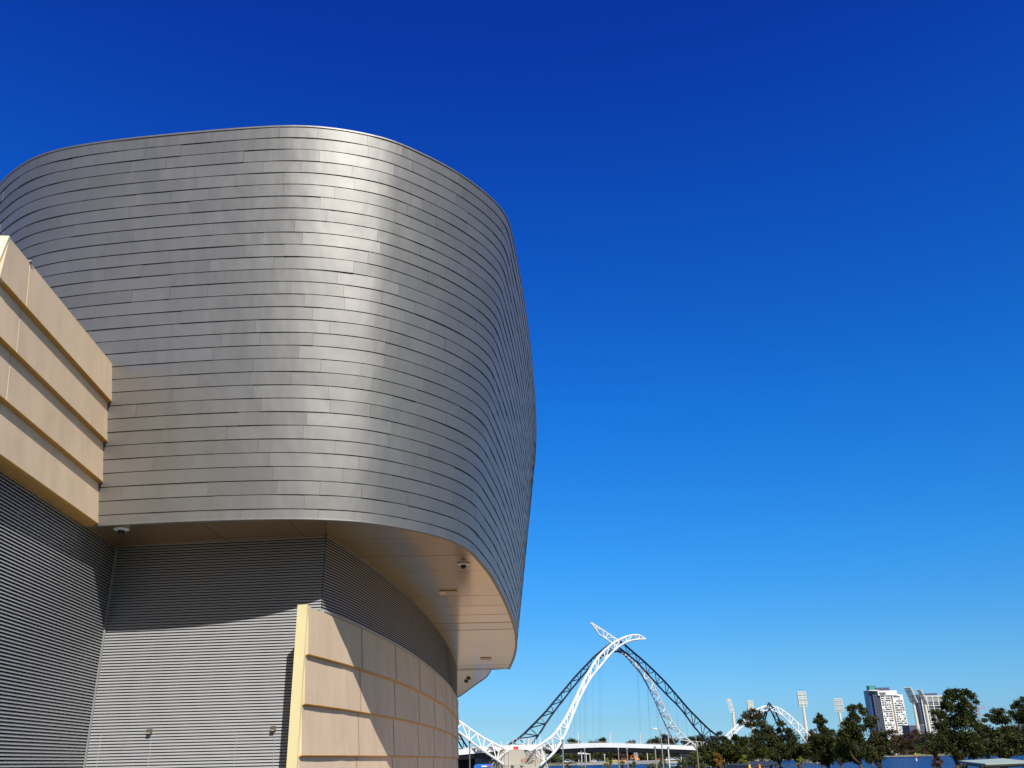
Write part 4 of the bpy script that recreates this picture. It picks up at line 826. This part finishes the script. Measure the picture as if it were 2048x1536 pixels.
# far bank trees
G3 = 'trees along the far bank'
fr_ = random.Random(11)
far_specs = [  # px, top y, half width px, kind, label
    (1145, 1478, 9, 'd', 'round far tree just right of the white rib above the deck'), (1189, 1481, 8, 'd', 'low far tree poking above the middle of the deck'), (1204, 1476, 6, 'd', 'flat topped far tree above the deck beside the second mast'),
    (1262, 1481, 8, 'b', 'scrubby far tree above the deck left of the third mast'), (1308, 1476, 9, 'd', 'dark far tree above the deck behind the lamp pole'), (1330, 1470, 6, 'd', 'taller thin far tree above the deck with an open crown'),
    (1346, 1476, 8, 'd', 'far tree behind the foot of the white right rib'), (1378, 1474, 10, 'd', 'far tree behind the white frames on the deck'), (1398, 1471, 9, 'd', 'far tree between the white frames and the black rib'), (1424, 1472, 10, 'd', 'far tree behind the foot of the black rib'),
    (1112, 1503, 11, 'g', 'green far tree under the deck beside the white rib foot'), (1134, 1500, 11, 'g', 'bright green far tree under the left end of the deck'), (1150, 1506, 8, 'd', 'dark far bush on the bank under the deck'),
    (1195, 1503, 9, 'd', 'dark far tree under the deck right of the white shed'), (1215, 1503, 9, 'd', 'dark olive far tree under the middle of the deck'), (1236, 1501, 9, 'b', 'reddish far tree under the middle of the deck'), (1262, 1505, 7, 'd', 'dark far tree under the deck beside the orange excavator'),
    (1286, 1503, 9, 'd', 'dark green far tree under the right half of the deck'), (1303, 1503, 8, 'g', 'bright green far tree under the right half of the deck'), (1322, 1504, 9, 'd', 'dark far tree under the deck near the lamp pole'), (1346, 1503, 9, 'd', 'dark far tree under the deck near its right end'), (1366, 1505, 8, 'd', 'dark far tree close to the feathery shrubs'),
    (1615, 1468, 12, 'b', 'brown far tree behind the leg of the white arch'), (1625, 1456, 10, 'b', 'brown far tree top at the base of the broad floodlight tower'), (1670, 1464, 13, 'd', 'far tree between the two dark park trees'), (1685, 1470, 12, 'b', 'far tree behind the tall dark park tree'),
    (1765, 1470, 12, 'd', 'far tree at the base of the white apartment tower'), (1786, 1458, 12, 'b', 'russet far tree in front of the white apartment tower'), (1800, 1468, 11, 'd', 'olive far tree in front of the white apartment tower'), (1815, 1464, 11, 'b', 'russet far tree right of the white apartment tower'),
    (1832, 1458, 12, 'b', 'reddish far tree between the two apartment towers'), (1846, 1466, 11, 'd', 'olive far tree behind the red and white beacon'), (1858, 1462, 12, 'b', 'russet far tree below the grey apartment tower'), (1872, 1468, 12, 'd', 'dark far tree at the foot of the grey apartment tower'),
    (1820, 1482, 12, 'd', 'dark far tree on the bank left of the beacon'), (1840, 1486, 11, 'g', 'green far tree on the bank by the patch of lawn'), (1790, 1484, 13, 'd', 'dense dark far tree on the bank left of the beacon group'), (1862, 1484, 12, 'd', 'dense dark far tree on the bank right of the beacon'),
    (1965, 1470, 14, 'd', 'far tree seen through the gap left of the olive tree'), (2035, 1455, 18, 'd', 'far tree behind the right border trees'), (1500, 1470, 13, 'd', 'far tree behind the small arch, left part'), (1560, 1474, 13, 'd', 'far tree behind the small arch, right part'), (1590, 1478, 12, 'd', 'far tree at the right foot of the small arch')]
kinds = {'d': M['leaf_far'], 'b': M['leaf_brown'], 'g': M['leaf_grey']}
for i, (px, yt, hw_, kd, lab) in enumerate(far_specs):
    Y0 = shore_Y(px); D_ = Y0+(18 if yt > 1480 or px > 1700 else 50)+fr_.uniform(0, 25)
    yb_ = 1521 if px < 1450 else (1513 if px < 1700 else 1508)
    if yt < 1484 and px < 1430: hw_ *= 1.45; yt -= 1
    cl = []; nrow = max(3, int((yb_-yt)/(hw_*.5)))
    for j in range(nrow):
        yy_ = yt+hw_*.45+(yb_-yt-hw_*.8)*j/(nrow-1)
        wf = .85+.25*math.sin(math.pi*min(1, (j+.6)/nrow*.8))
        for q_ in range(9 if (yt < 1484 and px < 1430) else 4): cl.append((px+fr_.uniform(-.9, .9)*hw_*wf, yy_+fr_.uniform(-.2, .2)*hw_, hw_*fr_.uniform(.36, .56)))
    tree(px, D_, cl, kinds[kd], lab, G3, leaf=.55, dens=4.2, seed=100+i, zb=-3.7, name='far_tree', sub=1, elong=1.1)
# undergrowth on the far bank behind everything: countless scrub
g_ = np.random.default_rng(5); cl = []
for x in np.arange(1096, 2080, 3.1):
    Y0 = shore_Y(x)+65+g_.uniform(0, 20); 
    for q_ in range(3): p = ground_at(x+g_.uniform(-2, 2), Y0, -2.5+(g_.uniform(0, 8.5) if x < 1400 else g_.uniform(0, 11) if x < 1650 else g_.uniform(0, 15))); cl.append((p[0], p[1], p[2], g_.uniform(2.0, 3.6)))
me = leaf_mesh('bank_undergrowth', cl, 3.0, .6, M['leaf_far'], seed=5, elong=1.1); o_ = bpy.data.objects.new('bank_undergrowth', me); COL.objects.link(o_); tag(o_, 'continuous dark scrub along the far river bank', 'undergrowth', kind='stuff')
b_ = MB(); pl_ = [at_px(x, 1513.5, shore_Y(x)+6) for x in (1838, 1856)]; b_.add([(pl_[0][0], pl_[0][1]-3, -4.4), (pl_[1][0], pl_[1][1]-3, -4.4), (pl_[1][0], pl_[1][1]+18, -1.6), (pl_[0][0], pl_[0][1]+18, -1.6)], [(0, 1, 2, 3)])
o_ = b_.build('bank_lawn', mat('lawn_green', (.16, .22, .04), rough=.95, var=.2, vscale=.3)); o_['kind'] = 'structure'

# sheds, tents, vehicles and machines on the far bank under the deck
def fb(px, extra=22): Y0 = shore_Y(px)+extra; return ground_at(px, Y0, -2.6), Y0
b_ = MB(); b_.prism([tuple(ground_at(x, shore_Y(x)+dd_, 0)[:2]) for x, dd_ in ((1100, 8), (1240, 8), (1400, 8), (1400, 40), (1240, 40), (1100, 40))], -4.5, -2.6); o_ = b_.build('site_ground', M['farland']); o_['kind'] = 'structure'
p, Y0 = fb(1168, 30); k_ = mpp(Y0, 1168); r = empty('site_shed', p, 'open sided white roofed shed on the far bank under the left of the deck', 'shed')
b_ = MB(); x0, x1 = at_px(1156, 1510, Y0)[0], at_px(1181, 1510, Y0)[0]; zr = at_px(1168, 1507.5, Y0)[2]; b_.hexa([(x0, Y0, zr), (x1, Y0, zr-.6), (x1, Y0+8, zr-.6), (x0, Y0+8, zr), (x0, Y0, zr+1.4), (x1, Y0, zr-.1), (x1, Y0+8, zr-.1), (x0, Y0+8, zr+1.4)]); b_.build('roof', M['white'], r)
for x in (x0+.5, x0*.7+x1*.3, x0*.35+x1*.65, x1-.5):
    b_ = MB(); b_.box((x-.25, Y0+.4, -2.6), (x+.25, Y0+.9, zr)); b_.build('post', M['white'], r)
b_ = MB(); b_.box((x0+3, Y0+7, -2.6), (x1-2, Y0+7.5, zr-.5)); b_.build('back_wall', M['slate'], r)
def small_car(px, m, lab, extra=14, s_=1.0, kind='parked_car', cat='car'):
    p, Y0 = fb(px, extra); r = empty(kind, p, lab, cat, 'vehicles parked on the far bank')
    L_ = 2.2*s_; H_ = 1.45*s_; x, y, z = p
    b_ = MB(); b_.add([(x+a, y+c, z+d) for c in (-.9, .9) for a, d in ((-L_, .35), (-L_, .85), (-L_*.55, .95), (-L_*.35, H_), (L_*.45, H_), (L_*.72, .95), (L_, .8), (L_, .35))], [tuple(range(8))[::-1], tuple(range(8, 16))]+[(i, (i+1) % 8, (i+1) % 8+8, i+8) for i in range(8)]); b_.build('body', m, r)
    b_ = MB(); b_.box((x-L_*.38, y-.93, z+.98), (x+L_*.5, y-.91, z+H_-.1)); b_.build('window', M['glass'], r)
    for a in (-.62, .6):
        b_ = MB(); b_.tube([(x+L_*a, y-.95, z+.35), (x+L_*a, y-.7, z+.35)], .35, 10); b_.build('wheel', M['darksteel'], r)
for px, m, lab, e_, s_ in ((1134, M['white'], 'pale parked van at the water edge under the left end of the deck', 8, 1.9), (1143, M['grey'], 'grey parked car right of the pale van on the far bank', 8, 1.3), (1187, M['white'], 'white pickup in front of the site shed', 14, 1.5), (1199, M['slate'], 'dark car parked right of the white pickup', 12, 1.4),
                           (1227, M['yellowp'], 'yellow car parked under the middle of the deck', 15, 1.4), (1246, M['orangep'], 'orange site truck under the middle of the deck', 12, 1.7), (1262, M['slate'], 'dark car right of the orange site truck', 14, 1.2), (1317, M['redp'], 'red car parked under the right part of the deck', 12, 1.2),
                           (1336, M['white'], 'white van parked under the right part of the deck', 16, 1.8), (1348, M['white'], 'white car in the group under the right end of the deck', 14, 1.5), (1357, M['grey'], 'grey car in the group under the right end of the deck', 12, 1.3), (1372, M['white'], 'white car behind the feathery shrub', 15, 1.3), (1376, M['bluep'], 'blue car behind the feathery shrub', 11, 1.2)):
    small_car(px, m, lab, e_, s_)
def excavator(px, lab, fl=1):
    p, Y0 = fb(px, 20); x, y, z = p; r = empty('excavator', p, lab, 'excavator', 'orange machines on the far bank')
    b_ = MB(); b_.box((x-2, y-1.4, z), (x+2, y+1.4, z+.9)); b_.build('track', M['darksteel'], r)
    b_ = MB(); b_.box((x-1.6, y-1.3, z+.9), (x+1.4, y+1.3, z+2.2)); b_.box((x+.1*fl, y-1.3, z+2.2), (x+1.3*fl, y+.2, z+3.3)); b_.build('cab', M['orangep'], r)
    b_ = MB(); b_.tube([(x+1.2*fl, y, z+1.8), (x+3.4*fl, y, z+5.2), (x+5.6*fl, y, z+3.8), (x+5.8*fl, y, z+1.2)], [.35, .3, .25, .3], 6); b_.build('arm', M['orangep'], r)
excavator(1263, 'orange excavator left of the white poles under the deck'); excavator(1275, 'larger orange excavator right of the white poles under the deck', -1)
excavator(1620, 'orange machine low behind the leg of the white arch')
for px, yt, lab in ((1209, 1509, 'pale lamp post on the far bank under the middle of the deck'), (1294.5, 1503.5, 'white lamp post on the far bank right of the excavators'), (1270, 1506, 'left of the twin white poles between the excavators'), (1273.5, 1506, 'right of the twin white poles between the excavators'), (1362, 1503, 'white lamp post on the far bank near the right end of the deck'), (1369, 1506, 'short white post on the far bank beside the feathery shrub')):
    p, Y0 = fb(px, 10); zt_ = at_px(px, yt, Y0)[2]; b_ = MB(); b_.tube([p, (p[0], p[1], zt_)], .3, 6); b_.box((p[0]-.9, p[1]-.3, zt_-.1), (p[0]+.9, p[1]+.3, zt_+.2)); tag(b_.build('far_lamp_post', M['white']), lab, 'lamp post', 'posts on the far bank')
# nearer lamp posts in the park
def lamp_post(px, yt, D_, r_, m, lab, arm=0):
    p = ground_at(px, D_, -4.0); zt_ = at_px(px, yt, D_)[2]; xt = p[0]; r = empty('lamp_post', p, lab, 'lamp post', 'lamp posts in the park'); 
    b_ = MB(); b_.tube([p, (xt, p[1], zt_)], [r_*.85, r_*.55], 8); b_.build('pole', m, r)
    b_ = MB()
    if arm: b_.tube([(xt, p[1], zt_-.1), (xt, p[1], zt_+.15), (xt+arm*.7, p[1], zt_+.25)], r_*.5, 6); b_.hexa([(xt+arm*.5, p[1]-.12, zt_+.2), (xt+arm*1.3, p[1]-.12, zt_+.24), (xt+arm*1.3, p[1]+.12, zt_+.24), (xt+arm*.5, p[1]+.12, zt_+.2), (xt+arm*.5, p[1]-.08, zt_+.3), (xt+arm*1.3, p[1]-.08, zt_+.3), (xt+arm*1.3, p[1]+.08, zt_+.3), (xt+arm*.5, p[1]+.08, zt_+.3)])
    else: b_.lathe((xt, p[1], zt_), [(r_*.8, 0), (r_*1.1, .05), (r_*1.1, .12), (r_*.5, .18)], 10)
    b_.build('lamp_head', M['grey'], r)
lamp_post(939.5, 1487, 70, .075, M['lamp'], 'white lamp post just right of the building corner')
lamp_post(1008.5, 1507, 85, .04, M['grey'], 'thin dark post before the concrete pier, left one of a pair')
lamp_post(1016.5, 1507, 85, .04, M['grey'], 'thin dark post before the concrete pier, right one of a pair')
lamp_post(1126, 1484, 62, .07, M['grey'], 'grey lamp post crossing the foot of the white rib')
lamp_post(1162.5, 1506, 88, .05, M['grey'], 'thin grey post under the deck in front of the white shed')
lamp_post(1169.5, 1501, 80, .06, M['grey'], 'grey post under the deck right beside the thin one')
lamp_post(1237, 1500, 75, .07, M['grey'], 'grey lamp post under the deck centre, left of the excavators')
lamp_post(1254.5, 1500, 72, .07, M['grey'], 'grey lamp post with a small box under the deck centre')
lamp_post(1311, 1498, 66, .08, M['grey'], 'thick grey lamp post under the right half of the deck')
lamp_post(1325, 1466, 60, .06, M['grey'], 'lamp post with an arm rising above the deck before the dark far trees', -.42*1.0)
lamp_post(1337.5, 1498, 68, .07, M['lamp'], 'pale lamp post under the right half of the deck beside the armed one')
lamp_post(1395, 1487, 66, .075, mat('weathered_timber', (.22, .19, .14), rough=.9), 'brownish timber lamp pole beside the dark rounded tree')
lamp_post(1092, 1520, 95, .08, M['grey'], 'grey post at the right corner of the pile cap')

# ------------------------------------------------------------------ shelters, bus, beacon
def shelter(pts, zt, th, posts, mr, mp, lab, zb=-4.0):
    c = np.mean(np.array(pts), axis=0); r = empty('shelter', (c[0], c[1], zb), lab, 'shelter', 'flat roofed park shelters')
    b_ = MB(); b_.prism(pts, zt-.045, zt); b_.build('roof_sheet', mr, r)
    b_ = MB(); n_ = len(pts)
    for i in range(n_): b_.tube([(*pts[i], zt-.12), (*pts[(i+1) % n_], zt-.12)], .075, 4)
    b_.build('roof_frame', mp, r)
    for q_ in posts:
        b_ = MB(); b_.obox(q_, (1, 0), (0, 1), .09, .09, zb, zt-.1); b_.build('post', mp, r)
    return r
zt = -.62
def pz(x, y, z=zt): return tuple(atz(x, y, z)[:2])
P4 = [pz(1917.5, 1521.5), pz(1971, 1527.5), pz(2075, 1523.5), pz(2006, 1516.5)]
shelter(P4, zt, .1, [pz(1921, 1523), pz(1929, 1523.6), pz(1964, 1527.5), pz(1970, 1527.2), pz(2000, 1520), pz(2009, 1519.5), pz(2050, 1524)], M['roofpale'], M['darksteel'], 'park shelter with a pale green flat roof at the lower right')
zt2 = -.45
P5 = [pz(1452, 1529.5, zt2), pz(1500, 1531, zt2), pz(1553.5, 1523.2, zt2), pz(1505, 1522.2, zt2)]
shelter(P5, zt2, .1, [pz(1458, 1529.5, zt2), pz(1512, 1528.5, zt2), pz(1541, 1524.5, zt2), pz(1552, 1523.4, zt2)], M['darksteel'], M['darksteel'], 'park shelter with a dark brown flat roof below the dark trees')
zt3_ = -.75
P6 = [pz(1336, 1530.5, zt3_), pz(1352, 1533, zt3_), pz(1372, 1532, zt3_), pz(1356, 1529, zt3_)]
shelter(P6, zt3_, .1, [pz(1340, 1531, zt3_), pz(1352, 1533, zt3_), pz(1368, 1531.5, zt3_)], M['roofpale'], M['darksteel'], 'small park shelter with a grey roof beside the feathery shrubs')
for px, m, lab in ((1496.5, M['yellowp'], 'yellow folded parasol under the dark brown shelter'), (1516.5, M['orangep'], 'orange folded parasol under the dark brown shelter')):
    p = ground_at(px, 40, -2.4); zt_ = at_px(px, 1528.5, 40)[2]; r = empty('parasol', (p[0], p[1], -4.0), lab, 'parasol', 'folded parasols under the shelter')
    b_ = MB(); b_.tube([(p[0], p[1], -4.0), (p[0], p[1], zt_)], .03, 6); b_.build('pole', M['grey'], r)
    b_ = MB(); b_.tube([(p[0], p[1], zt_-1.1), (p[0], p[1], zt_-.5), (p[0], p[1], zt_)], [.13, .11, .03], 8); b_.build('canopy', m, r)
# bus, only its roof shows
D_ = 150.; pa = at_px(948, 1530, D_); pb = at_px(983.5, 1531, D_); r = empty('bus', ((pa[0]+pb[0])/2, D_, GZ-2.2), 'blue bus with white lettering on its roof edge below the bridge', 'bus')
zt_ = pa[2]; b_ = MB(); b_.box((pa[0], D_, zt_-2.9), (pb[0], D_+9, zt_-.05)); b_.prism([(pa[0]+.2, D_+.2), (pb[0]-.2, D_+.2), (pb[0]-.2, D_+8.8), (pa[0]+.2, D_+8.8)], zt_-.05, zt_+.08); b_.build('body', M['bluep'], r)
b_ = MB(); b_.box((pa[0]+.35, D_-.03, zt_-1.5), (pb[0]-.35, D_-.005, zt_-.42)); b_.build('windscreen', M['glass'], r)
b_ = MB(); b_.box((pa[0]+1.15, D_-.03, zt_-.30), (pa[0]+2.0, D_-.004, zt_-.12)); b_.build('route_sign', M['lamp'], r)
b_ = MB(); b_.box((pa[0]+2.05, D_-.03, zt_-.30), (pa[0]+2.5, D_-.004, zt_-.12)); b_.build('route_sign', M['redp'], r)
for a in (.35, -.7):
    xw = (pa[0] if a > 0 else pb[0])+a; b_ = MB(); b_.tube([(xw, D_-.0, zt_-2.9), (xw, D_+.3, zt_-2.9)], .5, 12); b_.build('wheel', M['darksteel'], r)
# navigation beacon
D_ = FPX*4.9/16.5; p = ground_at(1831, D_, WZ); k_ = mpp(D_, 1831); r = empty('channel_beacon', p, 'red and white channel beacon standing in the river', 'beacon')
b_ = MB(); b_.tube([(p[0], p[1], WZ-1), (p[0], p[1], WZ+5*k_)], 1.9*k_*.7, 10); b_.build('base', M['lamp'], r)
b_ = MB(); b_.tube([(p[0], p[1], WZ+5*k_), (p[0], p[1], WZ+11*k_)], 1.2*k_, 10); b_.build('column', M['redp'], r)
b_ = MB(); b_.tube([(p[0], p[1], WZ+11*k_), (p[0], p[1], WZ+15*k_)], [1.7*k_, .6*k_], 10); b_.build('topmark', M['yellowp'], r)
p = ground_at(1646, 500, WZ); r = empty('channel_marker', p, 'small red and orange marker float on the water behind the narrow dark tree', 'marker')
b_ = MB(); b_.lathe(p, [(.4, -.2), (1.3, 0), (1.1, 1.0), (.3, 1.6)], 12); b_.build('float', M['redp'], r)
b_ = MB(); b_.tube([(p[0], p[1], WZ+1.4), (p[0], p[1], WZ+2.6)], .5, 8); b_.build('topmark', M['orangep'], r)
